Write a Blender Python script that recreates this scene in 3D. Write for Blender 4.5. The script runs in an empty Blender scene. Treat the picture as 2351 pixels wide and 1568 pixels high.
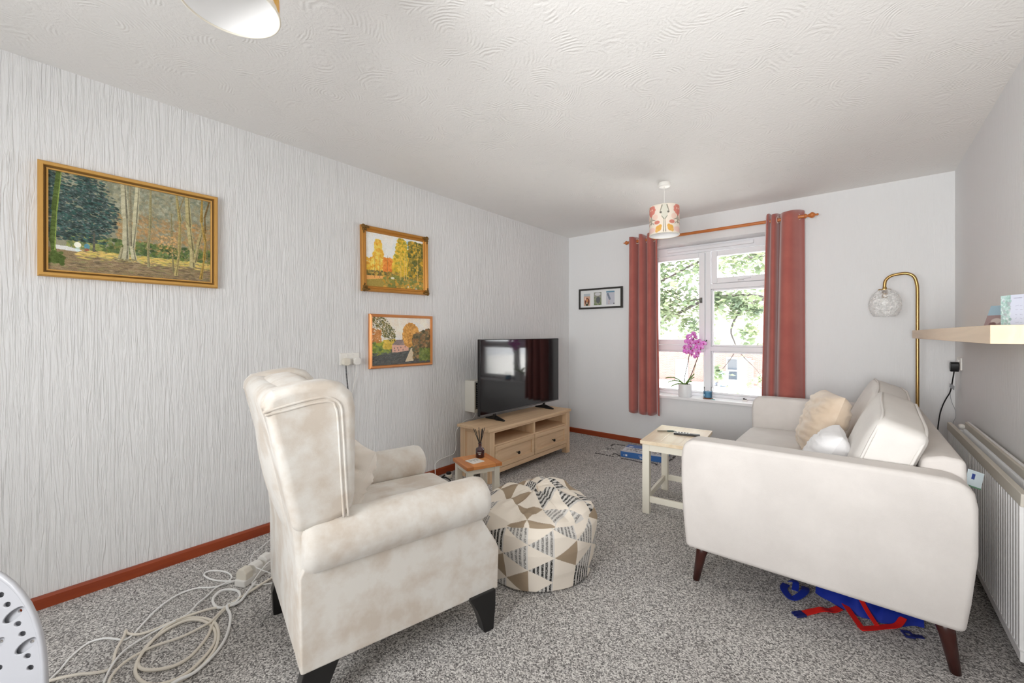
import bpy, bmesh, math, random
import numpy as np
from mathutils import Vector, Matrix, noise

random.seed(7); np.random.seed(7)
sc = bpy.context.scene
COL = sc.collection
PI = math.pi

# ------------------------------------------------------------------ room numbers (metres)
XL, XR, YF, YB, H = -2.755, 0.5475, 4.396, -1.70, 2.40
WX0, WX1, WZ0, WZ1 = -1.80, -0.49, 0.545, 2.145          # front window opening
BX0, BX1, BZ0, BZ1 = -1.75, -0.55, 0.85, 2.00            # opening added in the unseen back wall for fill daylight
YW = 4.58                                                # room face of the window frame

# ------------------------------------------------------------------ camera, world, light, exposure
cam = bpy.data.cameras.new('camera'); camo = bpy.data.objects.new('camera', cam); COL.objects.link(camo)
cam.sensor_width = 36.0; cam.lens = 948.2 / 2351 * 36.0
cam.shift_y = -(784.0 - 767.2) / 2351
cam.clip_start = 0.05; cam.clip_end = 300
camo.location = (0, 0, 1.205)
camo.rotation_euler = (PI / 2, 0, 0.6966)
sc.camera = camo

world = bpy.data.worlds.new('sky'); sc.world = world; world.use_nodes = True
bg = world.node_tree.nodes['Background']
bg.inputs[0].default_value = (0.95, 0.975, 1.0, 1); bg.inputs[1].default_value = 5.2

def portal(loc, sx, sy, rot):
    l = bpy.data.lights.new('portal', 'AREA'); l.shape = 'RECTANGLE'; l.size = sx; l.size_y = sy
    l.cycles.is_portal = True
    o = bpy.data.objects.new('portal', l); COL.objects.link(o); o.location = loc; o.rotation_euler = rot
    return o
portal(((WX0 + WX1) / 2, YF + .30, (WZ0 + WZ1) / 2), WX1 - WX0, WZ1 - WZ0, (-PI / 2, 0, 0))
portal(((BX0 + BX1) / 2, YB - .28, (BZ0 + BZ1) / 2), BX1 - BX0, BZ1 - BZ0, (PI / 2, 0, 0))

sun = bpy.data.lights.new('sun', 'SUN'); sun.energy = 15; sun.angle = .02; sun.color = (1, .97, .92)
suno = bpy.data.objects.new('sun', sun); COL.objects.link(suno); suno.rotation_euler = (0, math.radians(38), 0)
fl = bpy.data.lights.new('soft_flash', 'AREA'); fl.shape = 'DISK'; fl.size = .9; fl.energy = 20; fl.color = (1, .995, .985)
flo = bpy.data.objects.new('soft_flash', fl); COL.objects.link(flo); flo.location = (-.9, -1.35, 1.35)
flo.rotation_euler = (math.radians(92), 0, math.radians(0))

sp = bpy.data.lights.new('bounced_flash', 'SPOT'); sp.energy = 215; sp.spot_size = math.radians(78); sp.spot_blend = 1.0; sp.shadow_soft_size = .36; sp.color = (1, .995, .985)
spo = bpy.data.objects.new('bounced_flash', sp); COL.objects.link(spo); spo.location = (.05, -.85, 1.15)
spo.rotation_euler = (Vector((-.75, 3.9, 2.4)) - Vector(spo.location)).to_track_quat('-Z', 'Y').to_euler()

sc.view_settings.view_transform = 'Standard'; sc.view_settings.look = 'None'
sc.view_settings.gamma = 1.0; sc.view_settings.use_curve_mapping = False
sc.view_settings.exposure = 0.52
sc.cycles.max_bounces = 12; sc.cycles.diffuse_bounces = 8; sc.cycles.glossy_bounces = 4
sc.cycles.transparent_max_bounces = 12; sc.cycles.transmission_bounces = 8

# ------------------------------------------------------------------ helpers
def lin(c):
    return tuple(((v / 255) / 12.92 if v / 255 <= .04045 else ((v / 255 + .055) / 1.055) ** 2.4) for v in c[:3])

class NT:
    def __init__(s, name):
        s.m = bpy.data.materials.new(name); s.m.use_nodes = True
        s.t = s.m.node_tree; s.n = s.t.nodes; s.b = s.n['Principled BSDF']
    def new(s, t, **k):
        n = s.n.new(t)
        for a, v in k.items(): setattr(n, a, v)
        return n
    def link(s, a, b): s.t.links.new(a, b)
    def coords(s, scale=(1, 1, 1)):
        tc = s.new('ShaderNodeTexCoord'); mp = s.new('ShaderNodeMapping')
        mp.inputs['Scale'].default_value = scale
        s.link(tc.outputs['Object'], mp.inputs['Vector']); return mp.outputs['Vector']
    def noise(s, scale, vec=None, detail=3, rough=.5, dist=0):
        n = s.new('ShaderNodeTexNoise'); n.inputs['Scale'].default_value = scale
        n.inputs['Detail'].default_value = detail; n.inputs['Roughness'].default_value = rough
        n.inputs['Distortion'].default_value = dist
        if vec is not None: s.link(vec, n.inputs['Vector'])
        return n.outputs['Fac']
    def ramp(s, fac, stops):
        r = s.new('ShaderNodeValToRGB'); e = r.color_ramp.elements
        while len(e) > 1: e.remove(e[-1])
        e[0].position = stops[0][0]; e[0].color = (*stops[0][1], 1)
        for p, c in stops[1:]:
            x = e.new(p); x.color = (*c, 1)
        s.link(fac, r.inputs['Fac']); return r.outputs['Color']
    def math(s, op, a, b=None):
        n = s.new('ShaderNodeMath', operation=op)
        for i, v in enumerate((a, b)):
            if v is None: continue
            if isinstance(v, (int, float)): n.inputs[i].default_value = v
            else: s.link(v, n.inputs[i])
        return n.outputs[0]
    def bump(s, h, strength, dist):
        b = s.new('ShaderNodeBump'); b.inputs['Strength'].default_value = strength
        b.inputs['Distance'].default_value = dist
        s.link(h, b.inputs['Height']); s.link(b.outputs['Normal'], s.b.inputs['Normal'])

def plain(name, c, rough=.5, metal=0, spec=None, coat=0):
    t = NT(name); t.b.inputs['Base Color'].default_value = (*lin(c), 1)
    t.b.inputs['Roughness'].default_value = rough; t.b.inputs['Metallic'].default_value = metal
    if spec is not None: t.b.inputs['Specular IOR Level'].default_value = spec
    if coat: t.b.inputs['Coat Weight'].default_value = coat
    return t.m

def fabric(name, c1, c2, scale=7, fine=420, rough=.95, bump=.25, sheen=.15, stops=(.38, .66)):
    t = NT(name); v = t.coords()
    t.link(t.ramp(t.noise(scale, v, 5, .6), [(stops[0], lin(c1)), (stops[1], lin(c2))]), t.b.inputs['Base Color'])
    t.b.inputs['Roughness'].default_value = rough
    t.b.inputs['Sheen Weight'].default_value = sheen
    t.b.inputs['Specular IOR Level'].default_value = .2
    t.bump(t.noise(fine, v, 2), bump, .002); return t.m

def wood(name, c1, c2, axis=1, scale=9, rough=.5, stretch=.07):
    t = NT(name); s = [1, 1, 1]; s[axis] = stretch
    v = t.coords(tuple(s)); f = t.noise(scale * 3, v, 6, .6, .6)
    t.link(t.ramp(f, [(.3, lin(c1)), (.55, lin(c2)), (.72, lin(c1))]), t.b.inputs['Base Color'])
    t.b.inputs['Roughness'].default_value = rough; t.bump(f, .12, .002); return t.m

def vcol(name, rough=.7, spec=.3, bump=0, coat=0):
    t = NT(name); a = t.new('ShaderNodeVertexColor'); a.layer_name = 'Col'
    t.link(a.outputs['Color'], t.b.inputs['Base Color']); t.b.inputs['Roughness'].default_value = rough
    t.b.inputs['Specular IOR Level'].default_value = spec
    if coat: t.b.inputs['Coat Weight'].default_value = coat; t.b.inputs['Coat Roughness'].default_value = .1
    if bump: t.bump(t.noise(260, t.coords(), 3), bump, .002)
    return t.m

class MB:
    """collects vertices and faces of one mesh"""
    def __init__(s): s.v = []; s.f = []
    def add(s, vs, fs, M=None):
        o = len(s.v)
        s.v += [tuple(M @ Vector(p)) for p in vs] if M is not None else [tuple(p) for p in vs]
        s.f += [tuple(i + o for i in f) for f in fs]; return s
    def box(s, a, b, M=None):
        x0, y0, z0 = a; x1, y1, z1 = b
        return s.add([(x0, y0, z0), (x1, y0, z0), (x1, y1, z0), (x0, y1, z0), (x0, y0, z1), (x1, y0, z1), (x1, y1, z1), (x0, y1, z1)],
              [(0, 3, 2, 1), (4, 5, 6, 7), (0, 1, 5, 4), (1, 2, 6, 5), (2, 3, 7, 6), (3, 0, 4, 7)], M)
    def prism(s, pts, a, b, axis=1, M=None):
        """polygon pts in the other two axes, extruded along axis from a to b"""
        def mk(p, t):
            return {0: (t, p[0], p[1]), 1: (p[0], t, p[1]), 2: (p[0], p[1], t)}[axis]
        n = len(pts); vs = [mk(p, a) for p in pts] + [mk(p, b) for p in pts]
        fs = [tuple(range(n))[::-1], tuple(range(n, 2 * n))] + [(i, (i + 1) % n, n + (i + 1) % n, n + i) for i in range(n)]
        return s.add(vs, fs, M)
    def lathe(s, prof, n=24, M=None, cap=True):
        vs = []; fs = []
        for r, z in prof:
            for k in range(n):
                a = 2 * PI * k / n; vs.append((r * math.cos(a), r * math.sin(a), z))
        m = len(prof)
        for j in range(m - 1):
            for k in range(n):
                fs.append((j * n + k, j * n + (k + 1) % n, (j + 1) * n + (k + 1) % n, (j + 1) * n + k))
        if cap:
            fs.append(tuple(range(n))[::-1]); fs.append(tuple(range((m - 1) * n, m * n)))
        return s.add(vs, fs, M)
    def tube(s, path, r, n=8, closed=False, M=None, smooth=0):
        P = [Vector(p) for p in path]
        if smooth: P = catmull(P, smooth, closed)
        m = len(P); rr = r if callable(r) else (lambda t: r)
        T = []
        for i in range(m):
            a = P[(i - 1) % m] if (closed or i > 0) else P[i]
            b = P[(i + 1) % m] if (closed or i < m - 1) else P[i]
            d = (b - a); T.append(d.normalized() if d.length > 1e-9 else Vector((0, 0, 1)))
        up = Vector((0, 0, 1)) if abs(T[0].z) < .9 else Vector((1, 0, 0))
        N = (up - T[0] * up.dot(T[0])).normalized(); vs = []; fs = []
        for i in range(m):
            N = (N - T[i] * N.dot(T[i])).normalized(); B = T[i].cross(N)
            for k in range(n):
                a = 2 * PI * k / n; vs.append(tuple(P[i] + (N * math.cos(a) + B * math.sin(a)) * rr(i / max(1, m - 1))))
        for i in range(m if closed else m - 1):
            for k in range(n):
                j = (i + 1) % m; fs.append((i * n + k, i * n + (k + 1) % n, j * n + (k + 1) % n, j * n + k))
        if not closed:
            fs.append(tuple(range(n))[::-1]); fs.append(tuple(range((m - 1) * n, m * n)))
        return s.add(vs, fs, M)
    def sphere(s, c, r, n=16, m=10, M=None):
        r = (r, r, r) if isinstance(r, (int, float)) else r
        vs = [(c[0], c[1], c[2] - r[2])]; fs = []
        for j in range(1, m):
            a = PI * j / m
            for k in range(n):
                b = 2 * PI * k / n
                vs.append((c[0] + r[0] * math.sin(a) * math.cos(b), c[1] + r[1] * math.sin(a) * math.sin(b), c[2] - r[2] * math.cos(a)))
        vs.append((c[0], c[1], c[2] + r[2]))
        for k in range(n):
            fs.append((0, 1 + (k + 1) % n, 1 + k)); fs.append((len(vs) - 1, 1 + (m - 2) * n + k, 1 + (m - 2) * n + (k + 1) % n))
        for j in range(m - 2):
            for k in range(n):
                fs.append((1 + j * n + k, 1 + j * n + (k + 1) % n, 1 + (j + 1) * n + (k + 1) % n, 1 + (j + 1) * n + k))
        return s.add(vs, fs, M)
    def grid(s, f, nu, nv, closed_u=False, M=None):
        vs = [f(i / (nu if closed_u else nu - 1), j / (nv - 1)) for j in range(nv) for i in range(nu)]; fs = []
        for j in range(nv - 1):
            for i in range(nu if closed_u else nu - 1):
                i2 = (i + 1) % nu; fs.append((j * nu + i, j * nu + i2, (j + 1) * nu + i2, (j + 1) * nu + i))
        return s.add(vs, fs, M)
    def puff(s, half, r, bulge=(0, 0, 0), n=12, M=None, fn=None):
        """upholstered box: rounded edges, faces that swell"""
        half = Vector(half); vs = []; fs = []; idx = {}
        def pt(u, v, w):
            key = (round(u, 5), round(v, 5), round(w, 5))
            if key in idx: return idx[key]
            q = Vector((u * half.x, v * half.y, w * half.z))
            inn = Vector([max(-(half[i] - r), min(half[i] - r, q[i])) for i in range(3)])
            d = q - inn
            p = inn + d.normalized() * r if d.length > 1e-9 else q
            p.x += u * bulge[0] * (1 - v * v) * (1 - w * w); p.y += v * bulge[1] * (1 - u * u) * (1 - w * w)
            p.z += w * bulge[2] * (1 - u * u) * (1 - v * v)
            if fn: p = Vector(fn(p))
            vs.append(tuple(p)); idx[key] = len(vs) - 1; return idx[key]
        def g(k):
            t = 2 * k / n - 1; return math.copysign(abs(t) ** .72, t) if t else 0
        for ax in range(3):
            for sg in (-1, 1):
                for i in range(n):
                    for j in range(n):
                        q = []
                        for di, dj in ((0, 0), (1, 0), (1, 1), (0, 1)):
                            a, b = g(i + di), g(j + dj); c = [0, 0, 0]; c[ax] = sg; c[(ax + 1) % 3] = a; c[(ax + 2) % 3] = b
                            q.append(pt(*c))
                        fs.append(tuple(q if sg > 0 else q[::-1]))
        return s.add(vs, fs, M)
    def mesh(s, name, mat):
        me = bpy.data.meshes.new(name); me.from_pydata(s.v, [], s.f); me.update()
        if isinstance(mat, (list, tuple)):
            for m in mat: me.materials.append(m)
        elif mat: me.materials.append(mat)
        return me

def catmull(P, k, closed=False):
    out = []; m = len(P)
    for i in range(m if closed else m - 1):
        p0 = P[(i - 1) % m] if closed or i > 0 else P[0]; p1 = P[i]; p2 = P[(i + 1) % m]
        p3 = P[(i + 2) % m] if closed or i + 2 < m else P[-1]
        for j in range(k):
            t = j / k
            out.append(.5 * ((2 * p1) + (p2 - p0) * t + (2 * p0 - 5 * p1 + 4 * p2 - p3) * t * t + (3 * p1 - p0 - 3 * p2 + p3) * t ** 3))
    if not closed: out.append(P[-1])
    return out

def thing(name, label, cat, loc=(0, 0, 0), rotz=0, group=None):
    o = bpy.data.objects.new(name, None); COL.objects.link(o); o.empty_display_size = .05
    o.location = loc; o.rotation_euler = (0, 0, rotz); o['label'] = label; o['category'] = cat
    if group: o['group'] = group
    return o
def tag(o, label, cat, group=None):
    o['label'] = label; o['category'] = cat
    if group: o['group'] = group
    return o
def obj(name, mb, mat, parent=None, world=False, smooth=False, bevel=0, seg=2, label=None, loc=None, fixn=True):
    """world=True: the coordinates are room coordinates, moved into the parent's frame"""
    if world and parent is not None:
        M = Matrix.Translation(parent.location) @ parent.rotation_euler.to_matrix().to_4x4()
        p = parent.parent
        if p is not None: M = Matrix.Translation(p.location) @ p.rotation_euler.to_matrix().to_4x4() @ M
        M = M.inverted(); mb.v = [tuple(M @ Vector(v)) for v in mb.v]
    me = mb.mesh(name, mat)
    if fixn:
        b = bmesh.new(); b.from_mesh(me); bmesh.ops.recalc_face_normals(b, faces=b.faces); b.to_mesh(me); b.free()
    o = bpy.data.objects.new(name, me); COL.objects.link(o)
    if parent is not None: o.parent = parent
    if loc: o.location = loc
    if smooth or bevel: me.shade_smooth()
    if bevel:
        md = o.modifiers.new('bevel', 'BEVEL'); md.width = bevel; md.segments = seg; md.limit_method = 'ANGLE'
        md.angle_limit = math.radians(35); md.harden_normals = True
    if label: o['label'] = label
    return o
def struct(name, mb, mat, parent=None, **k):
    o = obj(name, mb, mat, parent, **k)
    if parent is None: o['kind'] = 'structure'
    return o
def copy_tree(o, parent=None):
    c = o.copy(); COL.objects.link(c)
    if parent is not None: c.parent = parent
    for ch in list(o.children): copy_tree(ch, c)
    return c
def TR(loc=(0, 0, 0), rx=0, ry=0, rz=0):
    return Matrix.Translation(loc) @ Matrix.Rotation(rz, 4, 'Z') @ Matrix.Rotation(ry, 4, 'Y') @ Matrix.Rotation(rx, 4, 'X')

def canvas_grid(name, img, f, mat, parent=None, world=False, closed_u=False, nu=None, nv=None):
    """grid mesh whose vertices carry the colours of a painted array (rows from the top, sRGB 0..255)"""
    h, w = img.shape[:2]; nu = nu or w; nv = nv or h
    mb = MB().grid(f, nu, nv, closed_u)
    o = obj(name, mb, mat, parent, world, smooth=True, fixn=False)
    u = (np.arange(nu) / (nu if closed_u else nu - 1)); v = np.arange(nv) / (nv - 1)
    X = np.clip((u * (w - 1)).round().astype(int), 0, w - 1); Y = np.clip((v * (h - 1)).round().astype(int), 0, h - 1)
    c = np.clip(img[Y][:, X], 0, 255) / 255.0
    c = np.where(c <= .04045, c / 12.92, ((c + .055) / 1.055) ** 2.4).reshape(-1, 3)
    a = o.data.color_attributes.new('Col', 'FLOAT_COLOR', 'POINT')
    a.data.foreach_set('color', np.c_[c, np.ones(len(c))].astype(np.float32).ravel())
    return o

class Paint:
    """a small brush painter on an array"""
    def __init__(s, w, h, c=(255, 255, 255)):
        s.w, s.h = w, h; s.a = np.ones((h, w, 3)) * np.array(c, float); s.Y, s.X = np.mgrid[0:h, 0:w].astype(float)
    def dab(s, x, y, rx, ry, c, al=1., ang=0.):
        R = max(rx, ry) + 1; x0, x1 = int(max(0, x - R)), int(min(s.w, x + R + 2)); y0, y1 = int(max(0, y - R)), int(min(s.h, y + R + 2))
        if x1 <= x0 or y1 <= y0: return
        dx = s.X[y0:y1, x0:x1] - x; dy = s.Y[y0:y1, x0:x1] - y
        ca, sa = math.cos(ang), math.sin(ang); u = (dx * ca + dy * sa) / rx; v = (-dx * sa + dy * ca) / ry
        m = np.clip((1.15 - np.sqrt(u * u + v * v)) * min(rx, ry) * 1.1, 0, 1)[..., None] * al
        s.a[y0:y1, x0:x1] = s.a[y0:y1, x0:x1] * (1 - m) + np.array(c, float) * m
    def line(s, pts, w0, w1, c, al=1., jit=12):
        for (xa, ya), (xb, yb) in zip(pts[:-1], pts[1:]):
            L = math.hypot(xb - xa, yb - ya); n = max(2, int(L / max(.7, min(w0, w1) * .5)))
            for i in range(n):
                t = i / n; ti = t
                w = w0 + (w1 - w0) * ti; d = random.uniform(-jit, jit)
                s.dab(xa + (xb - xa) * t, ya + (yb - ya) * t, max(.6, w / 2), max(.6, w / 2), [q + d for q in c], al)
    def spray(s, n, box, cols, r=(1, 3), al=.8, asp=1., ang=None, shape=None):
        for _ in range(n):
            x = random.uniform(box[0], box[2]); y = random.uniform(box[1], box[3])
            if shape and not shape(x, y): continue
            c = random.choice(cols); d = random.uniform(-14, 14); q = random.uniform(*r)
            s.dab(x, y, q, q * asp, [k + d for k in c], al, random.uniform(0, PI) if ang is None else ang)
    def poly(s, pts, c, al=1.):
        ins = np.zeros((s.h, s.w), bool); n = len(pts)
        for i in range(n):
            (x0, y0), (x1, y1) = pts[i], pts[(i + 1) % n]
            if y0 == y1: continue
            k = ((s.Y >= min(y0, y1)) & (s.Y < max(y0, y1)) & (s.X < (x1 - x0) * (s.Y - y0) / (y1 - y0) + x0)); ins ^= k
        s.a[ins] = s.a[ins] * (1 - al) + np.array(c, float) * al

# ------------------------------------------------------------------ materials
def wallpaper(name, base, ribs, zs, strength, dist, axis):
    t = NT(name); s = [1, 1, 1]
    s[axis] = ribs; s[2] = zs; s[1 - axis] = ribs
    v = t.coords(tuple(s)); f = t.noise(1.0, v, 3, .5, .45)
    rib = t.ramp(f, [(.36, (0, 0, 0)), (.47, (.85,) * 3), (.56, (.3,) * 3), (.68, (1, 1, 1))])
    t.b.inputs['Base Color'].default_value = (*lin(base), 1); t.b.inputs['Roughness'].default_value = .75
    t.b.inputs['Specular IOR Level'].default_value = .3
    t.bump(rib, strength, dist); return t.m
M_WALL = wallpaper('ribbed_white_wallpaper', (230, 230, 230), 58, 3.0, .62, .0055, 1)
M_WALL2 = wallpaper('fine_white_wallpaper', (229, 230, 231), 95, 4, .3, .003, 0)

def ceiling_mat():
    t = NT('swirled_artex'); tc = t.new('ShaderNodeTexCoord')
    wob = t.new('ShaderNodeVectorMath', operation='ADD'); nn = t.new('ShaderNodeTexNoise'); nn.inputs['Scale'].default_value = 3
    sc_ = t.new('ShaderNodeVectorMath', operation='SCALE'); sc_.inputs['Scale'].default_value = .10
    t.link(tc.outputs['Object'], nn.inputs['Vector']); t.link(nn.outputs['Color'], sc_.inputs[0])
    t.link(tc.outputs['Object'], wob.inputs[0]); t.link(sc_.outputs[0], wob.inputs[1])
    vo = t.new('ShaderNodeTexVoronoi'); vo.inputs['Scale'].default_value = 3.4; t.link(wob.outputs[0], vo.inputs['Vector'])
    wv = t.noise(16, tc.outputs['Object'], 3, .6); rings = t.math('SINE', t.math('ADD', t.math('MULTIPLY', vo.outputs['Distance'], 130), t.math('MULTIPLY', wv, 9)))
    mask = t.noise(11, tc.outputs['Object'], 3, .6); mk = t.ramp(mask, [(.50, (0, 0, 0)), (.60, (1, 1, 1))])
    fine = t.noise(60, tc.outputs['Object'], 3, .6, .5)
    h = t.math('ADD', t.math('MULTIPLY', rings, mk), t.math('MULTIPLY', fine, 2.2))
    t.b.inputs['Base Color'].default_value = (*lin((236, 235, 233)), 1); t.b.inputs['Roughness'].default_value = .85
    t.b.inputs['Specular IOR Level'].default_value = .2
    t.bump(h, .24, .004); return t.m
M_CEIL = ceiling_mat()

def carpet_mat():
    t = NT('speckled_grey_carpet'); v = t.coords()
    vo = t.new('ShaderNodeTexVoronoi'); vo.inputs['Scale'].default_value = 215; t.link(v, vo.inputs['Vector'])
    sp_ = t.new('ShaderNodeSeparateColor'); t.link(vo.outputs['Color'], sp_.inputs[0]); b = t.noise(2.2, v, 3, .5)
    col = t.ramp(sp_.outputs[0], [(.0, lin((104, 101, 101))), (.22, lin((136, 133, 131))), (.45, lin((174, 171, 168))), (.7, lin((204, 201, 198))), (1, lin((236, 234, 230)))])
    mix = t.new('ShaderNodeMixRGB', blend_type='MULTIPLY'); mix.inputs['Fac'].default_value = .5
    t.link(col, mix.inputs[1]); t.link(t.ramp(b, [(.3, (.80, .79, .78)), (.7, (1, 1, 1))]), mix.inputs[2])
    t.link(mix.outputs[0], t.b.inputs['Base Color']); t.b.inputs['Roughness'].default_value = 1
    t.b.inputs['Specular IOR Level'].default_value = .05
    t.bump(sp_.outputs[1], .5, .004); return t.m
M_CARPET = carpet_mat()
M_SKIRT = wood('varnished_mahogany', (128, 48, 20), (152, 66, 30), 1, 4, .32)
M_SKIRTX = wood('varnished_mahogany_x', (128, 48, 20), (152, 66, 30), 0, 4, .32)
M_PVC = plain('white_pvc', (236, 237, 240), .3)
M_SILL = plain('white_gloss_sill', (240, 240, 242), .25)
M_WHITE = plain('white_plastic', (235, 233, 228), .4)
M_CREAMPL = plain('cream_plastic', (226, 220, 206), .45)
M_BLACK = plain('black_plastic', (22, 22, 23), .4)
M_DARK = plain('dark_metal', (52, 48, 44), .35, .8)
M_CHROME = plain('brushed_nickel', (180, 172, 160), .3, 1)
M_BRASS = plain('brushed_brass', (182, 150, 96), .28, 1)
M_ROD = wood('orange_pine', (176, 96, 42), (198, 118, 58), 0, 5, .3)
M_CURT = fabric('terracotta_curtain', (166, 92, 84), (176, 102, 92), 5, 900, .85, .1, .6)
M_SOFA = fabric('oatmeal_sofa_weave', (214, 209, 205), (222, 217, 213), 5, 700, .95, .3, .1)
M_SOFAC = fabric('cream_cushion_weave', (226, 223, 219), (232, 229, 225), 5, 700, .95, .3, .1)
M_CHAIR = fabric('mottled_cream_velvet', (208, 197, 184), (226, 222, 215), 7, 300, .85, .15, .3, (.38, .58))
M_OAK = wood('pale_oak', (205, 172, 134), (224, 194, 158), 1, 6, .5)
M_OAKZ = wood('pale_oak_upright', (205, 172, 134), (222, 192, 156), 2, 6, .5)
M_OAKX = wood('pale_oak_across', (198, 165, 128), (218, 188, 152), 0, 6, .5)
M_HONEY = wood('honey_oak', (205, 130, 66), (226, 152, 88), 1, 5, .35)
M_HONEYD = wood('honey_oak_dark', (186, 112, 54), (206, 132, 74), 0, 5, .35)
M_LIMED = wood('pale_limed_oak', (226, 204, 172), (238, 222, 196), 1, 5, .3)
M_CREAM = plain('cream_paint', (232, 228, 214), .45)
M_GOLD = plain('gilt_wood', (206, 158, 84), .38, .35)
M_GOLDD = plain('dark_gilt', (120, 86, 30), .45, .3)
M_GOLD2 = plain('antique_gilt', (196, 138, 62), .38, .4)
M_COPPER = plain('copper_gilt', (214, 142, 84), .32, .4)
M_CANVAS = vcol('oil_paint', .5, .35, .15)
M_PRINT = vcol('print', .5, .3)
M_GLASS = None
def glass_pane(name, tint=(1, 1, 1), gl=.06, rough=.0):
    t = NT(name); t.n.remove(t.b); tr = t.new('ShaderNodeBsdfTransparent'); g = t.new('ShaderNodeBsdfGlossy')
    tr.inputs['Color'].default_value = (*tint, 1); g.inputs['Roughness'].default_value = rough
    fr = t.new('ShaderNodeFresnel'); fr.inputs['IOR'].default_value = 1.45; mx = t.new('ShaderNodeMixShader')
    t.link(t.math('MULTIPLY', fr.outputs[0], .9), mx.inputs[0]); t.link(tr.outputs[0], mx.inputs[1]); t.link(g.outputs[0], mx.inputs[2])
    t.link(mx.outputs[0], t.n['Material Output'].inputs['Surface']); return t.m
M_GLASS = glass_pane('window_glass')

# ------------------------------------------------------------------ setting
struct('floor', MB().box((XL - .1, YB - .1, -.12), (XR + .1, YF + .02, 0)), M_CARPET)
struct('ceiling', MB().box((XL - .1, YB - .1, H), (XR + .1, YF + .31, H + .15)), M_CEIL)
struct('wall_left', MB().box((XL - .15, YB - .3, 0), (XL, YF + .30, H)), M_WALL)
struct('wall_right', MB().box((XR, YB - .3, 0), (XR + .15, YF + .30, H)), M_WALL2)
def holed(y0, y1, x0, x1, z0, z1):
    m = MB(); m.box((XL, y0, 0), (x0, y1, H)); m.box((x1, y0, 0), (XR, y1, H))
    m.box((x0, y0, 0), (x1, y1, z0)); m.box((x0, y0, z1), (x1, y1, H)); return m
struct('wall_front', holed(YF, YF + .30, WX0, WX1, WZ0, WZ1), M_WALL2)
struct('wall_back', holed(YB - .28, YB, BX0, BX1, BZ0, BZ1), M_WALL2)
def skirt(axis, a, b, fixed, sgn):
    p = [(0, 0), (.016 * sgn, 0), (.016 * sgn, .046), (.010 * sgn, .056), (0, .056)]
    pts = [(fixed + q[0], q[1]) for q in p]
    return MB().prism(pts, a, b, axis)
struct('baseboard_left', skirt(1, YB, YF, XL, 1), M_SKIRT)
struct('baseboard_front', skirt(0, XL, XR, YF, -1), M_SKIRTX)
struct('baseboard_right', skirt(1, YB, YF - .016, XR, -1), M_SKIRT)
struct('baseboard_back', skirt(0, XL, XR, YB, 1), M_SKIRTX)

# ---- front window: frame, sashes, panes, handles, vent, sill
w1 = bpy.data.objects.new('window_1', None); COL.objects.link(w1); w1.location = ((WX0 + WX1) / 2, YW, WZ0); w1['kind'] = 'structure'
Y2 = YW + .065
m = MB()
FX0, FX1 = WX0, WX1
m.box((FX0, YW, .557), (FX0 + .055, Y2, WZ1)); m.box((FX1 - .055, YW, .557), (FX1, Y2, WZ1))
m.box((FX0 + .055, YW, 2.062), (FX1 - .055, Y2, WZ1)); m.box((FX0 + .055, YW, .557), (FX1 - .055, Y2, .588))
m.box((-1.213, YW, .588), (-1.160, Y2, 2.062))
m.box((FX0 + .055, YW, 1.03), (-1.213, Y2, 1.088)); m.box((-1.160, YW, 1.03), (FX1 - .055, Y2, 1.078))
m.box((-1.160, YW, 1.668), (FX1 - .055, Y2, 1.722))
obj('frame', m, M_PVC, w1, True, bevel=.004)
def sash(name, x0, x1, z0, z1, wd, y0, y1):
    m = MB(); 
    m.box((x0, y0, z0), (x0 + wd, y1, z1)); m.box((x1 - wd, y0, z0), (x1, y1, z1))
    m.box((x0 + wd, y0, z0), (x1 - wd, y1, z0 + wd)); m.box((x0 + wd, y0, z1 - wd), (x1 - wd, y1, z1))
    o = obj(name, m, M_PVC, w1, True, bevel=.006)
    return o
s1 = sash('sash', FX0 + .045, -1.217, 1.090, 2.058, .056, YW - .014, YW + .05)
s2 = sash('sash', -1.153, FX1 - .045, 1.724, 2.056, .056, YW - .014, YW + .05)
for (x0, x1, z0, z1) in ((-1.158, FX1 - .055, 1.078, 1.668), (-1.158, FX1 - .055, .588, 1.03), (FX0 + .055, -1.215, .588, 1.03)):
    sash('glazing_bead', x0, x1, z0, z1, .020, YW + .012, YW + .05)
for par, x0, x1, z0, z1 in ((s1, FX0 + .10, -1.27, 1.145, 2.003), (s2, -1.098, FX1 - .10, 1.779, 2.001), (w1, -1.139, FX1 - .074, 1.098, 1.648),
                       (w1, -1.139, FX1 - .074, .608, 1.010), (w1, FX0 + .074, -1.234, .608, 1.010)):
    obj('pane', MB().box((x0 - .002, YW + .030, z0 - .002), (x1 + .002, YW + .034, z1 + .002)), M_GLASS, par, True)
m = MB(); m.box((-1.262, YW - .030, 1.53), (-1.238, YW - .013, 1.585))
m.tube([(-1.250, YW - .034, 1.560), (-1.275, YW - .045, 1.566), (-1.315, YW - .045, 1.564), (-1.350, YW - .043, 1.553)], .007, 8, smooth=4)
obj('handle', m, plain('grey_handle', (120, 122, 118), .35, .3), s1, True, smooth=True)
m = MB(); m.box((-.905, YW - .028, 1.735), (-.855, YW - .013, 1.752)); m.tube([(-.88, YW - .034, 1.744), (-.85, YW - .042, 1.752), (-.79, YW - .042, 1.757)], .006, 8, smooth=4)
obj('handle', m, M_PVC, s2, True, smooth=True)
m = MB(); m.box((-1.60, YW - .022, 2.088), (-.77, YW, 2.122)); obj('trickle_vent', m, M_PVC, w1, True, bevel=.006)
m = MB(); m.box((WX0, YF + .001, .525), (WX1, YW + .02, .557)); m.box((WX0 - .03, YF - .032, .530), (WX1 + .03, YF + .001, .557))
obj('window_sill', m, M_SILL, w1, True, bevel=.004)

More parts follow.
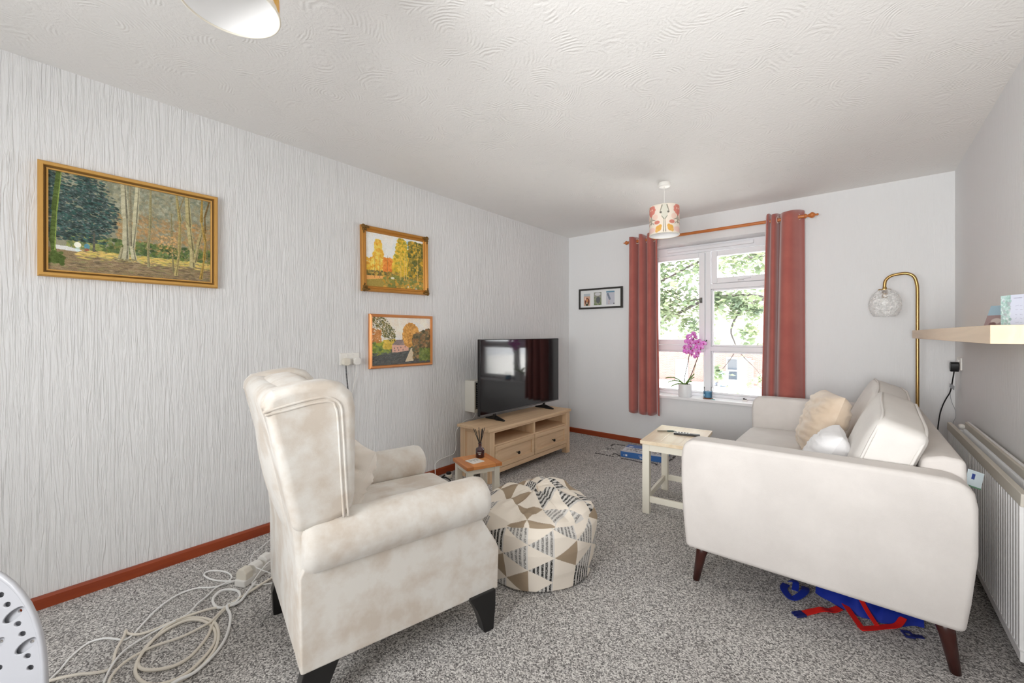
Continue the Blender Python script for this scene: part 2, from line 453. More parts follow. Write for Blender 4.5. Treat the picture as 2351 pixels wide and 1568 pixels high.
w2 = bpy.data.objects.new('added_fill_window', None); COL.objects.link(w2); w2.location = ((BX0 + BX1) / 2, YB - .2, BZ0); w2['kind'] = 'structure'  # unseen window, added behind the camera to brighten the room with daylight
m = MB(); yb0, yb1 = YB - .24, YB - .18
m.box((BX0, yb0, BZ0), (BX0 + .06, yb1, BZ1)); m.box((BX1 - .06, yb0, BZ0), (BX1, yb1, BZ1))
m.box((BX0 + .06, yb0, BZ0), (BX1 - .06, yb1, BZ0 + .06)); m.box((BX0 + .06, yb0, BZ1 - .06), (BX1 - .06, yb1, BZ1)); m.box((-1.18, yb0, BZ0 + .06), (-1.12, yb1, BZ1 - .06))
obj('frame', m, M_PVC, w2, True, bevel=.004)
for x0, x1 in ((BX0 + .06, -1.18), (-1.12, BX1 - .06)):
    obj('pane', MB().box((x0, YB - .212, BZ0 + .06), (x1, YB - .208, BZ1 - .06)), M_GLASS, w2, True)

# ------------------------------------------------------------------ outside
M_PAVE = plain('pale_paving', (222, 221, 217), .9)
struct('ground', MB().box((-60, YF + .3, -2.75), (45, 90, -2.6)), M_PAVE)
def brick_mat():
    t = NT('red_brick'); br = t.new('ShaderNodeTexBrick'); v = t.coords()
    mp = t.new('ShaderNodeMapping'); mp.inputs['Rotation'].default_value = (PI / 2, 0, 0); t.link(v, mp.inputs['Vector']); t.link(mp.outputs[0], br.inputs['Vector'])
    br.inputs['Color1'].default_value = (*lin((136, 98, 90)), 1); br.inputs['Color2'].default_value = (*lin((124, 88, 80)), 1)
    br.inputs['Mortar'].default_value = (*lin((140, 132, 128)), 1); br.inputs['Scale'].default_value = 4.4
    br.inputs['Brick Width'].default_value = 1.0; br.inputs['Row Height'].default_value = .33; br.inputs['Mortar Size'].default_value = .04
    t.link(br.outputs['Color'], t.b.inputs['Base Color']); t.b.inputs['Roughness'].default_value = .9; return t.m
M_BRICK = brick_mat()
M_RENDER = plain('white_render', (196, 194, 190), .9)
M_ROOF = plain('grey_roof_tiles', (128, 120, 116), .8)
hs = thing('terraced_house', 'red brick terraced house with white upper storey seen across the road through the window', 'house', (-9, 35, -2.6))
obj('wall', MB().box((-24, 35, -2.6), (6, 42, .4)), M_BRICK, hs, True, label='red brick ground storey')
obj('upper_wall', MB().box((-24, 34.96, .4), (6, 42, 2.7)), M_RENDER, hs, True, label='white rendered upper storey')
obj('roof', MB().prism([(34.5, 2.65), (38.5, 5.2), (42.5, 2.65)], -24.4, 6.4, 0), M_ROOF, hs, True)
M_HGL = plain('dark_glazing', (70, 74, 80), .15)
def house_door(x0, x1, zt, dark):
    d = obj('door', MB().box((x0, 34.86, -2.6), (x1, 34.99, zt)), M_PVC, hs, True, bevel=.02)
    if dark:
        for za, zb in ((-2.25, -1.62), (-1.5, zt - .14)): obj('glazing', MB().box((x0 + .13, 34.83, za), (x1 - .13, 34.86, zb)), M_HGL, d, True)
    else:
        for k in (-1, 1):
            xc = (x0 + x1) / 2 + k * .17; obj('glazing', MB().box((xc - .05, 34.83, -2.0), (xc + .05, 34.86, -1.25)), plain('frosted_glazing', (188, 190, 194), .4), d, True)
    return d
house_door(-11.55, -10.55, -.85, False); house_door(-7.75, -6.85, -.55, True)
obj('porch_panel', MB().box((-6.85, 34.80, -2.6), (-6.05, 34.99, -.55)), M_RENDER, hs, True)
for xa in (-22, -18, -14.6, -4.6, -1.5, 2.2):
    f = obj('window', MB().box((xa, 34.84, -1.6), (xa + 1.5, 34.99, -.45)), M_PVC, hs, True); obj('pane', MB().box((xa + .1, 34.82, -1.5), (xa + 1.4, 34.84, -.55)), M_HGL, f, True)
for xa in (-20, -14.5, -9.5, -4.5, 1.0):
    f = obj('window', MB().box((xa, 34.80, 1.0), (xa + 1.5, 34.95, 2.1)), M_PVC, hs, True); obj('pane', MB().box((xa + .1, 34.78, 1.1), (xa + 1.4, 34.80, 2.0)), plain('pale_glazing', (170, 178, 184), .2), f, True)
def bin_(name, x, c, lab):
    t = thing(name, lab, 'bin', (x, 33, -2.6), 0)
    obj('body', MB().prism([(-.24, 0.08), (.24, .08), (.29, 1.0), (-.29, 1.0)], -.3, .3, 1), plain(name + '_body', c, .5), t, bevel=.02)
    obj('lid', MB().prism([(-.31, 1.0), (.31, 1.0), (.29, 1.07), (-.29, 1.10)], -.34, .32, 1), plain(name + '_lid', [q * .9 for q in c], .5), t, bevel=.02)
    for sx in (-.2, .2): obj('wheel', MB().lathe([(.09, -.03), (.09, .03)], 14, TR((sx, .26, .09), 0, PI / 2)), M_BLACK, t)
bin_('wheelie_bin', -8.20, (92, 98, 122), 'dark grey wheelie bin against the brick house across the road')
bin_('wheelie_bin', -7.50, (116, 178, 224), 'light blue wheelie bin beside the dark one across the road')
gp = thing('gate_pier', 'slim brick pier near the glazed door across the road', 'pier', (-5.85, 33.4, -2.6))
obj('shaft', MB().box((-.18, -.18, 0), (.18, .18, 1.85)), M_BRICK, gp); obj('cap', MB().box((-.24, -.24, 1.85), (.24, .24, 1.95)), M_RENDER, gp, bevel=.02)

# tree standing to the right of the window, its boughs crossing the view
tr = thing('maple_tree', 'leafy green tree whose boughs cross the view outside the window', 'tree', (-.9, 10.9, -2.6))
M_BARK = plain('grey_bark', (74, 68, 66), .9)
def leaf_mat():
    t = NT('green_leaves'); v = t.coords()
    t.link(t.ramp(t.noise(2.2, v, 2), [(.35, lin((104, 120, 104))), (.5, lin((122, 138, 112))), (.65, lin((140, 150, 118)))]), t.b.inputs['Base Color'])
    t.b.inputs['Roughness'].default_value = .6; t.b.inputs['Transmission Weight'].default_value = 0
    tl = t.new('ShaderNodeBsdfTranslucent'); tl.inputs['Color'].default_value = (*lin((128, 140, 100)), 1)
    mx = t.new('ShaderNodeMixShader'); mx.inputs[0].default_value = .35
    t.link(t.b.outputs[0], mx.inputs[1]); t.link(tl.outputs[0], mx.inputs[2]); t.link(mx.outputs[0], t.n['Material Output'].inputs['Surface']); return t.m
M_LEAF = leaf_mat()
obj('trunk', MB().tube([(-.9, 10.9, -2.6), (-.95, 10.9, 0), (-1.05, 10.9, 2.2), (-1.0, 11, 4.2), (-.8, 11, 6)], lambda t: .24 - .13 * t, 12, smooth=5), M_BARK, tr, True, smooth=True)
boughs = [
 [(-1.0, 10.9, 1.6), (-1.6, 10.2, 2.0), (-2.4, 9.4, 1.95), (-3.1, 9.0, 1.55), (-3.8, 8.8, 1.2)],
 [(-1.05, 10.9, 2.4), (-1.9, 10.0, 2.9), (-2.5, 9.2, 2.75), (-3.2, 8.8, 2.35), (-4.0, 8.6, 2.2)],
 [(-1.0, 10.9, 3.0), (-1.7, 10.2, 3.6), (-2.6, 9.6, 3.7), (-3.8, 9.2, 3.4)],
 [(-1.0, 10.9, 1.9), (-1.3, 9.8, 2.5), (-1.5, 9.0, 2.75), (-2.0, 8.5, 2.7)],
 [(-1.0, 10.9, 1.4), (-1.35, 10.0, 1.9), (-1.75, 9.4, 1.75), (-1.95, 9.2, 1.3), (-1.85, 9.1, .9), (-2.1, 9.0, .45)],
 [(-1.9, 9.15, 1.0), (-1.7, 9.1, .75), (-1.45, 9.0, .5), (-1.3, 9.0, .2)],
 [(-2.1, 9.8, 1.95), (-2.5, 9.4, 1.5), (-2.45, 9.2, 1.15)],
 [(-1.0, 10.9, 3.4), (-.3, 10.2, 4.2), (.3, 9.6, 4.6)], [(-.95, 10.9, 3.8), (-1.4, 11.6, 4.8), (-2.2, 12, 5.4)]]
for i, b in enumerate(boughs):
    r0 = (.055, .045, .06, .05, .035, .012, .012, .07, .07)[i]
    obj('bough', MB().tube(b, lambda t, r0=r0: r0 * (1 - .8 * t), 7, smooth=5), M_BARK, tr, True, smooth=True)
def leaves():
    V = []; F = []; rnd = random.Random(3)
    def cl(c, R, n):
        for _ in range(int(n * 1.7)):
            g = Vector((rnd.gauss(0, 1), rnd.gauss(0, 1), rnd.gauss(0, .7))) * (R * .5)
            p = Vector(c) + g; s = rnd.uniform(.04, .085)
            e = Matrix.Rotation(rnd.uniform(0, 6.3), 3, 'Z') @ Matrix.Rotation(rnd.uniform(-.9, .9), 3, 'X') @ Matrix.Rotation(rnd.uniform(-.6, .6), 3, 'Y')
            o = len(V)
            for q in ((0, -s, 0), (s * .8, -s * .1, .01), (s * .35, s * .4, 0), (0, s * 1.1, 0), (-s * .35, s * .4, 0), (-s * .8, -s * .1, .01)): V.append(tuple(p + e @ Vector(q)))
            F.append(tuple(range(o, o + 6)))
    for b, n, R in ((0, 420, .55), (1, 520, .6), (2, 600, .7), (3, 420, .55), (7, 260, .8), (8, 260, .9)):
        P = catmull([Vector(p) for p in boughs[b]], 4)
        for q in P[4:]: cl(q, R, n // len(P[4:]))
    for c, R, n in (((-3.6, 9, 2.9), .7, 420), ((-2.9, 9.2, 3.2), .6, 300), ((-3.3, 9, 1.9), .55, 330), ((-3.7, 8.8, 1.2), .45, 170), ((-2.7, 9.2, 1.35), .35, 90), ((-2.3, 9.3, 1.95), .3, 120),
                 ((-1.85, 9.2, 1.75), .35, 120), ((-1.5, 9.3, 1.7), .3, 80), ((-1.55, 9.1, 1.25), .25, 50), ((-2.15, 9.0, .45), .18, 35), ((-1.35, 9.0, .3), .2, 35), ((-1.5, 9.0, .95), .2, 35), ((-2.4, 9.2, .95), .25, 45), ((-1.8, 9.1, -.1), .25, 40), ((-1.4, 9, -.25), .25, 40)):
        cl(c, R, n)
    me = bpy.data.meshes.new('foliage'); me.from_pydata([tuple(Vector(v) - Vector(tr.location)) for v in V], [], F); me.materials.append(M_LEAF)
    o = bpy.data.objects.new('foliage', me); COL.objects.link(o); o.parent = tr; o['kind'] = 'stuff'
leaves()

# ------------------------------------------------------------------ sofa
sofa = thing('sofa', 'oatmeal fabric two-seater sofa against the radiator with splayed dark wooden legs', 'sofa', (-.17, 3.03, 0))
def arm_prof():
    raw = [(-.640, .175), (-.655, .33), (-.664, .50), (-.664, .60), (-.655, .665), (-.625, .694), (-.55, .698), (-.2, .701), (.15, .703), (.24, .702), (.285, .690), (.308, .660), (.316, .61), (.316, .45), (.300, .28), (.286, .175)]
    return raw
for (ya, yb) in ((2.075, 2.205), (3.845, 3.975)):
    obj('arm', MB().prism(arm_prof(), ya, yb, 1), M_SOFA, sofa, True, bevel=.022, seg=4)
m = MB(); m.box((-.62, 2.205, .165), (.29, 3.845, .30)); obj('seat_base', m, M_SOFA, sofa, True, bevel=.015, seg=3)
m = MB(); m.prism([(.12, .29), (.295, .20), (.312, .50), (.305, .745), (.245, .750), (.19, .735)], 2.206, 3.844, 1); obj('back_frame', m, M_SOFA, sofa, True, bevel=.02, seg=4)
for k, (ya, yb) in enumerate(((2.215, 3.02), (3.03, 3.835))):
    yc = (ya + yb) / 2
    o = obj('seat_cushion', MB().puff((.375, (yb - ya) / 2, .085), .045, (.012, 0, .022), 14, TR((-.300, yc, .375))), M_SOFAC, sofa, True, smooth=True)
    # leaning back cushion with piped edges
    hy = (yb - ya) / 2
    def bend(p, hy=hy, k=k):
        t = p.y / hy; w = noise.noise(Vector((p.y * 3 + k * 9, p.z * 4, 1.7))) * .012
        return (p.x + w, p.y, p.z + (.028 if k else .012) * (1 - t * t) * (1 if p.z > 0 else .3) + (.012 * t if k else .022 * t) * (1 if p.z > 0 else 0))
    M_ = TR((.072, yc, .645), 0, math.radians(21))
    bc = obj('back_cushion', MB().puff((.084, hy - .004, .225), .035, (.028, 0, .0), 18, M_, bend), M_SOFAC, sofa, True, smooth=True)
    for sx in (-1, 1):
        a, b = .225, hy - .006
        loop = []
        for i in range(60):
            q = 2 * PI * i / 60; c, s_ = math.cos(q), math.sin(q)
            yy = math.copysign(abs(c) ** .22, c) * b; zz = math.copysign(abs(s_) ** .22, s_) * a
            p = Vector(bend(Vector((sx * .070, yy, zz)))); loop.append(tuple(M_ @ p))
        obj('piping', MB().tube(loop, .0055, 6, closed=True), M_SOFAC, bc, True, smooth=True)
M_LEGW = plain('dark_mahogany_leg', (66, 30, 24), .3)
for x, y, sx, sy in ((-.575, 2.150, -1, -1), (.235, 2.150, 1, -1), (-.575, 3.90, -1, 1), (.235, 3.90, 1, 1)):
    m = MB().tube([(x, y, .19), (x + sx * .012, y + sy * .006, .13), (x + sx * .033, y + sy * .014, 0.0)], lambda t: .032 - .017 * t, 14)
    obj('leg', m, M_LEGW, sofa, True, smooth=True)

# ---- scatter cushions
def pillow(w, h, th, seed=0, wr=.006, pinch=.10, n=44):
    m = MB()
    def side(sg):
        def f(u, v):
            x, y = 2 * u - 1, 2 * v - 1
            e = ((1 - abs(x) ** 3.2) * (1 - abs(y) ** 3.2)); z = th / 2 * max(0, e) ** .5
            px = x * w / 2 * (1 - pinch * (1 - abs(y) ** 1.6) * abs(x) ** 2 * .5); py = y * h / 2 * (1 - pinch * (1 - abs(x) ** 1.6) * abs(y) ** 2 * .5)
            q = noise.noise(Vector((x * 1.6 + seed, y * 6.5, seed * .7))) * wr * min(1, e * 3) + noise.noise(Vector((x * 4 + seed, y * 15, 2))) * wr * .5 * min(1, e * 3)
            return (px, py, sg * (z + q))
        return f
    m.grid(side(1), n, n); m.grid(side(-1), n, n); return m
M_BEIGEP = fabric('crinkled_beige_satin', (214, 194, 172), (230, 216, 198), 4, 500, .6, .1, .3)
M_WHITEP = fabric('white_fluffy_cover', (238, 238, 240), (244, 244, 246), 9, 160, 1, .5, .2)
cz = thing('scatter_cushion', 'large crinkled beige cushion with a dark tag leaning on the sofa back', 'cushion', (-.165, 3.12, .46))
R1 = TR((0, 0, .20), 0, math.radians(-72), math.radians(16)) @ TR(rz=PI / 2)
obj('cover', pillow(.40, .40, .19, 3, .016, .04), M_BEIGEP, cz, smooth=True).matrix_local = R1
tg = obj('cloth_tag', MB().box((-.004, -.022, 0), (.004, .022, .003)), plain('dark_brown_tag', (58, 36, 22), .6), cz)
tg.matrix_local = R1 @ TR((-.115, .130, .058), rz=-.15)
cw = thing('scatter_cushion', 'small white textured cushion leaning on the sofa back nearest the end arm', 'cushion', (-.13, 2.55, .46))
R2 = TR((0, 0, .145), 0, math.radians(-62), math.radians(4)) @ TR(rz=PI / 2)
obj('cover', pillow(.34, .30, .15, 8, .010), M_WHITEP, cw, smooth=True).matrix_local = R2

# ------------------------------------------------------------------ armchair
th = math.atan2(.974, .225)
ac = thing('wing_armchair', 'cream velvet wing armchair seen from behind with rolled arms and black legs', 'armchair', (-1.313, .557, 0), th)
W_ = .68
obj('seat_base', MB().box((.01, .05, .155), (.70, W_ - .05, .37)), M_CHAIR, ac, bevel=.02, seg=3)
side = [(0, .150), (.742, .150), (.748, .315), (.735, .345), (.668, .452), (.60, .50), (.02, .50), (-.004, .45)]
for ya, yb in ((0, .095), (W_ - .095, W_)):
    obj('side_panel', MB().prism(side, ya, yb, 1), M_CHAIR, ac, bevel=.008, seg=3)
for yc, s_ in ((.040, -1), (W_ - .040, 1)):
    prof = [(0.001, .004), (.055, .004), (.078, .014), (.087, .040), (.086, .3), (.086, .55), (.086, .655), (.080, .680), (.060, .694), (.001, .698)]
    m = MB().lathe(prof, 28, TR((0, yc, .532), 0, PI / 2))
    obj('arm_roll', m, M_CHAIR, ac, smooth=True)
    m = MB().prism([(.05, .40), (.62, .40), (.665, .46), (.672, .53), (.05, .53)], yc - .045 if s_ > 0 else yc - .02, yc + .02 if s_ > 0 else yc + .045, 1)
    obj('arm_pad', m, M_CHAIR, ac, bevel=.012, seg=3)
back = [(-.002, .150), (-.006, .45), (-.018, .585), (-.055, .78), (-.103, .990), (-.100, 1.020), (-.07, 1.035), (-.02, 1.03), (.06, .75), (.10, .50), (.11, .36), (.11, .155)]
obj('back_frame', MB().prism(back, .012, W_ - .012, 1), M_CHAIR, ac, bevel=.022, seg=4)
wing = [(-.018, .588), (-.055, .78), (-.102, .985), (-.100, 1.015), (-.075, 1.036), (.0, 1.052), (.075, 1.058), (.125, 1.045), (.158, 1.010), (.168, .96), (.166, .68), (.158, .635), (.135, .612), (.09, .598)]
for ya, yb, so in ((-.008, .105, -1), (W_ - .105, W_ + .008, 1)):
    wg = obj('wing', MB().prism(wing, ya, yb, 1), M_CHAIR, ac, bevel=.036, seg=6)
    yo = ya if so < 0 else yb
    for dx in (0, .014):
        path = [(-.100 + dx * .3, yo + so * -.004, .975 - dx * .6), (-.04, yo - so * .001, .990 - dx), (.03, yo - so * .001, 1.003 - dx), (.080 + dx * .4, yo - so * .001, 1.004 - dx), (.104 - dx + .010, yo - so * .001, .978 - dx * .5), (.112 - dx + .010, yo - so * .001, .92), (.124 - dx + .010, yo - so * .001, .70), (.130 - dx + .010, yo - so * .001, .612)]
        obj('piping', MB().tube(path, .0045, 6, smooth=5), M_CHAIR, wg, smooth=True)
M_ = TR((.045, W_ / 2, .765), 0, math.radians(-9))
obj('back_cushion', MB().puff((.085, W_ / 2 - .105, .275), .06, (.035, 0, .02), 16, M_), M_CHAIR, ac, smooth=True)
def tuft(p):
    d = 0
    for bx in (-.14, .10):
        for by in (-.13, .13): d += .020 * math.exp(-((p.x - bx) ** 2 + (p.y - by) ** 2) / .0022)
    return (p.x, p.y, p.z - (d if p.z > 0 else 0))
obj('seat_cushion', MB().puff((.305, W_ / 2 - .09, .065), .045, (.02, 0, .025), 22, TR((.435, W_ / 2, .425)), tuft), M_CHAIR, ac, smooth=True)
M_BLEG = plain('black_wood_leg', (20, 19, 19), .3)
fl_ = [(.60, .160), (.722, .160), (.722, .10), (.712, .0), (.668, .0), (.655, .05), (.635, .10)]
bl_ = [(.015, .160), (.125, .160), (.09, .08), (.055, .0), (.004, .0), (.0, .10)]
for ya, yb in ((.012, .062), (W_ - .062, W_ - .012)):
    obj('leg', MB().prism(fl_, ya - (.025 if ya < .3 else -.02), yb - (.025 if ya < .3 else -.02), 1), M_BLEG, ac, bevel=.004)
    obj('leg', MB().prism(bl_, ya, yb, 1), M_BLEG, ac, bevel=.004)
pc = thing('scatter_cushion', 'cream ribbed cushion propped in the armchair seat behind its wing', 'cushion', tuple(Matrix.Translation(ac.location) @ Matrix.Rotation(th, 4, 'Z') @ Vector((.27, .30, .485))), th)
obj('cover', pillow(.34, .30, .12, 5, .012), fabric('cream_quilted_cover', (238, 230, 220), (244, 238, 230), 6, 300, .9, .2), pc, smooth=True).matrix_local = TR((-.045, .03, .135), 0, math.radians(-66)) @ TR(rz=PI / 2)

# ------------------------------------------------------------------ pouffe
def pouffe_img(w=720, h=260):
    U, V = np.meshgrid(np.arange(w) / w, np.arange(h) / (h - 1)); V = 1 - V
    ang_ = 2 * PI * U + .5
    zz = np.interp(V, [0, .06, .2, .36, .5, .6], [0, .02, .10, .20, .285, .345]); rr = np.interp(V, [.5, .6, .7, .82, .92, 1], [.30, .272, .215, .13, .06, 0])
    top = V > .57
    a = np.where(top, rr * np.cos(ang_) / .112 + 40, U * 16); b = np.where(top, rr * np.sin(ang_) / .128 + 40.3, zz / .128)
    k0 = np.floor(a); k1 = np.floor(b - a / 2); k2 = np.floor(b + a / 2)
    hsh = np.mod(np.sin(np.where(top, k0, np.mod(k0, 16)) * 12.9898 + np.where(top, k1, np.mod(k1, 8)) * 78.233 + np.where(top, k2, np.mod(k2, 8)) * 37.719) * 43758.5453, 1)
    img = np.ones((h, w, 3)) * np.array((236, 227, 214)); rnd = np.random.RandomState(2)
    right = k0 == (k2 - k1); hsh = np.where(right, .6 + hsh * .4, hsh * .60); hsh[hsh > .97] = .3
    img[(hsh < .17)] = (166, 148, 126)
    st2 = (rnd.rand(h, w) + np.roll(rnd.rand(h, w), 1, 0)) / 2
    ph = np.mod(np.floor(a * 12), 2) < 1
    for lo, hi, dk, lt, th__ in ((.17, .36, 58, 208, .26), (.36, .52, 136, 216, .36)):
        q = (hsh >= lo) & (hsh < hi); v = np.where(ph & (st2 > th__), dk, lt); img[q] = v[q][:, None] * np.array((1, .985, .96))
    return img
pf = thing('pouffe', 'bean bag pouffe with cream, taupe and black woven triangle pattern', 'pouffe', (-1.305, 1.765, 0))
def pf_f(u, v):
    a = 2 * PI * u + .5
    v = 1 - v
    prof = [(.0, .262, .0), (.06, .285, .014), (.2, .305, .10), (.36, .314, .19), (.50, .306, .265), (.60, .276, .318), (.70, .215, .348), (.82, .13, .366), (.92, .06, .374), (1.0, .0, .378)]
    for (t0, r0, z0), (t1, r1, z1) in zip(prof[:-1], prof[1:]):
        if v <= t1 + 1e-9: q = (v - t0) / (t1 - t0); r = r0 + (r1 - r0) * q; z = z0 + (z1 - z0) * q; break
    top = max(0, min(1, (v - .45) / .25)); low = 1 - top
    n1 = noise.noise(Vector((math.cos(a) * 1.3, math.sin(a) * 1.3, v * 3))) ; n2 = noise.noise(Vector((math.cos(a) * 3.2, math.sin(a) * 3.2, v * 7 + 4)))
    x, y = r * math.cos(a), r * math.sin(a)
    # a pulled-up ridge at the back and dents round the shoulder
    z += top * (.042 * math.exp(-((x - .03) ** 2 + (y - .06) ** 2) / .012) - .035 * math.exp(-((x + .12) ** 2 + (y + .10) ** 2) / .012) - .030 * math.exp(-((x - .10) ** 2 + (y + .12) ** 2) / .010)
               + .018 * n2) + .012 * n1 * min(1, v * 4) + top * .014 * abs(math.sin(a * 3 + 1)) * (1 if r > .1 else r / .1)
    rr = 1 + .045 * n1 * min(1, v * 5 + .2) + .02 * n2
    return (x * rr, y * rr, max(0.0, z))
canvas_grid('cover', pouffe_img(), pf_f, vcol('woven_triangles', .95, .1, .3), pf, closed_u=True)
obj('base_cloth', MB().lathe([(.26, .001), (.26, .004)], 32), plain('black_base_cloth', (40, 38, 38), .9), pf)

# ------------------------------------------------------------------ TV cabinet
cb = thing('tv_cabinet', 'pale oak television cabinet with two open shelves over two drawers', 'cabinet', (-2.44, 3.02, 0))
obj('top', MB().box((-2.62, 2.401, .417), (-2.252, 3.639, .441)), M_OAK, cb, True, bevel=.003)
for y0, y1 in ((2.425, 2.487), (3.565, 3.625)):
    for x0, x1 in ((-2.318, -2.262), (-2.605, -2.545)):
        obj('corner_post', MB().box((x0, y0, 0), (x1, y1, .417)), M_OAKZ, cb, True, bevel=.002)
for y0, y1 in ((2.440, 2.456), (3.590, 3.606)):
    m = MB(); m.box((-2.545, y0, .075), (-2.318, y1, .417)); obj('side_panel', m, M_OAKZ, cb, True)
    for za, zb in ((.070, .105), (.385, .417)): obj('side_rail', MB().box((-2.545, y0 - .010 if y0 < 3 else y0, za), (-2.318, y1 if y0 < 3 else y1 + .010, zb)), M_OAKX, cb, True)
obj('top_rail', MB().box((-2.285, 2.487, .400), (-2.265, 3.565, .417)), M_OAK, cb, True)
obj('bottom_rail', MB().box((-2.290, 2.487, .062), (-2.266, 3.565, .100)), M_OAK, cb, True, bevel=.002)
obj('shelf', MB().box((-2.598, 2.456, .290), (-2.268, 3.590, .302)), M_OAK, cb, True)
obj('bottom_board', MB().box((-2.598, 2.456, .085), (-2.290, 3.590, .098)), M_OAK, cb, True)
obj('back_panel', MB().box((-2.606, 2.456, .075), (-2.598, 3.590, .417)), M_OAKX, cb, True)
obj('divider', MB().box((-2.598, 3.014, .302), (-2.266, 3.041, .417)), M_OAKZ, cb, True, bevel=.001)
for y0, y1, ky in ((2.490, 3.022, 2.769), (3.032, 3.563, 3.308)):
    z0, z1 = .105, .288; m = MB(); w = .035
    d = obj('drawer', MB().box((-2.58, y0 + .002, z0), (-2.272, y1 - .002, z1)), M_OAK, cb, True)
    m.box((-2.272, y0, z0), (-2.260, y1, z0 + w)); m.box((-2.272, y0, z1 - w), (-2.260, y1, z1)); m.box((-2.272, y0, z0 + w), (-2.260, y0 + w, z1 - w)); m.box((-2.272, y1 - w, z0 + w), (-2.260, y1, z1 - w))
    obj('drawer_front', m, M_OAK, d, True, bevel=.0015)
    obj('knob', MB().lathe([(.005, 0), (.004, .014), (.006, .018), (.013, .022), (.014, .029), (.010, .034), (.001, .035)], 16, TR((-2.262, ky, .186), 0, PI / 2)), M_DARK, d, True, smooth=True)

# ------------------------------------------------------------------ television
tv = thing('television', 'large flat black television on the pale oak cabinet reflecting the window', 'television', (-2.49, 3.12, .441))
def tvscreen():
    t = NT('glossy_screen'); t.b.inputs['Base Color'].default_value = (.006, .006, .007, 1); t.b.inputs['Roughness'].default_value = .06
    t.b.inputs['Specular IOR Level'].default_value = .9; return t.m
tx = -2.475
obj('housing', MB().box((tx - .028, 2.530, .498), (tx, 3.742, 1.160)), M_BLACK, tv, True, bevel=.003)
obj('screen', MB().box((tx, 2.538, .510), (tx + .0015, 3.734, 1.153)), tvscreen(), tv, True)
obj('lower_trim', MB().box((tx, 2.534, .499), (tx + .003, 3.738, .509)), plain('grey_trim', (110, 110, 112), .35, .6), tv, True)
obj('rear_cover', MB().box((tx - .07, 2.75, .52), (tx - .028, 3.52, .90)), M_BLACK, tv, True, bevel=.02)
for yc in (2.735, 3.492):
    m = MB()
    m.prism([(tx + .105, .442), (tx + .105, .450), (tx + .01, .478), (tx - .03, .478), (tx - .125, .450), (tx - .125, .442)], yc - .006, yc + .006, 1)
    m.box((tx + .01, yc - .018, .441), (tx + .108, yc + .0, .453), None); m.box((tx - .125, yc, .441), (tx - .02, yc + .018, .453)); m.box((tx - .024, yc - .012, .45), (tx - .006, yc + .012, .512))
    obj('foot', m, M_BLACK, tv, True, bevel=.002)
# cream wall heater behind the television
ht = thing('wall_heater', 'small white wall fan heater with black grille behind the television', 'heater', (XL, 2.78, .50))
obj('casing', MB().box((XL + .001, 2.618, .50), (XL + .125, 2.96, .785)), plain('cream_enamel', (224, 222, 212), .4), ht, True, bevel=.006)
obj('grille_recess', MB().box((XL + .125, 2.632, .535), (XL + .128, 2.93, .765)), M_BLACK, ht, True)
for k in range(13): obj('slat', MB().box((XL + .128, 2.634, .545 + k * .0165), (XL + .134, 2.922, .551 + k * .0165)), plain('grey_slat', (150, 150, 146), .4) if k == 0 else bpy.data.materials['grey_slat'], ht, True)
obj('grille_frame', MB().box((XL + .125, 2.624, .53), (XL + .137, 2.630, .77)), M_CHROME, ht, True)

# ------------------------------------------------------------------ nest tables
def plank_top(t, w, d, z, n, th_, mats, brd=True):
    """breadboard top: end boards across, planks between"""
    eb = .045
    def bo(nm, a, b, mt): obj(nm, MB().box(a, b), mt, t, bevel=.003)
    bo('end_board', (-w / 2, -d / 2, z - th_), (w / 2, -d / 2 + eb, z), mats[0]); bo('end_board', (-w / 2, d / 2 - eb, z - th_), (w / 2, d / 2, z), mats[0])
    pw = w / n
    for k in range(n): bo('plank', (-w / 2 + k * pw, -d / 2 + eb, z - th_), (-w / 2 + (k + 1) * pw, d / 2 - eb, z), mats[1])
def frame_legs(t, w, d, zt, lw, ap, st):
    x, y = w / 2 - .012, d / 2 - .012
    for sx in (-1, 1):
        for sy in (-1, 1):
            obj('leg', MB().box((sx * x - (lw if sx > 0 else 0), sy * y - (lw if sy > 0 else 0), 0), (sx * x + (lw if sx < 0 else 0), sy * y + (lw if sy < 0 else 0), zt)), M_CREAM, t, bevel=.002)
    for s_ in (-1, 1):
        obj('apron', MB().box((-x + lw, s_ * (y - .012) - .009, zt - ap), (x - lw, s_ * (y - .012) + .009, zt)), M_CREAM, t)
        obj('apron', MB().box((s_ * (x - .012) - .009, -y + lw, zt - ap), (s_ * (x - .012) + .009, y - lw, zt)), M_CREAM, t)
        obj('stretcher', MB().box((-x + lw, s_ * (y - .02) - .009, st), (x - lw, s_ * (y - .02) + .009, st + .04)), M_CREAM, t, bevel=.002)
        obj('stretcher', MB().box((s_ * (x - .02) - .009, -y + lw, st), (s_ * (x - .02) + .009, y - lw, st + .04)), M_CREAM, t, bevel=.002)
bt = thing('side_table', 'cream painted side table with pale limed oak top beside the sofa arm', 'table', (-.975, 2.995, 0), math.radians(6))
plank_top(bt, .365, .57, .490, 3, .024, (M_LIMED, M_LIMED)); frame_legs(bt, .365, .57, .466, .046, .045, .075)
st_ = thing('side_table', 'small cream side table with honey oak top in front of the television cabinet', 'table', (-1.914, 1.931, 0), math.radians(-21))
plank_top(st_, .245, .245, .380, 2, .022, (M_HONEYD, M_HONEY)); frame_legs(st_, .245, .245, .358, .038, .03, .06)
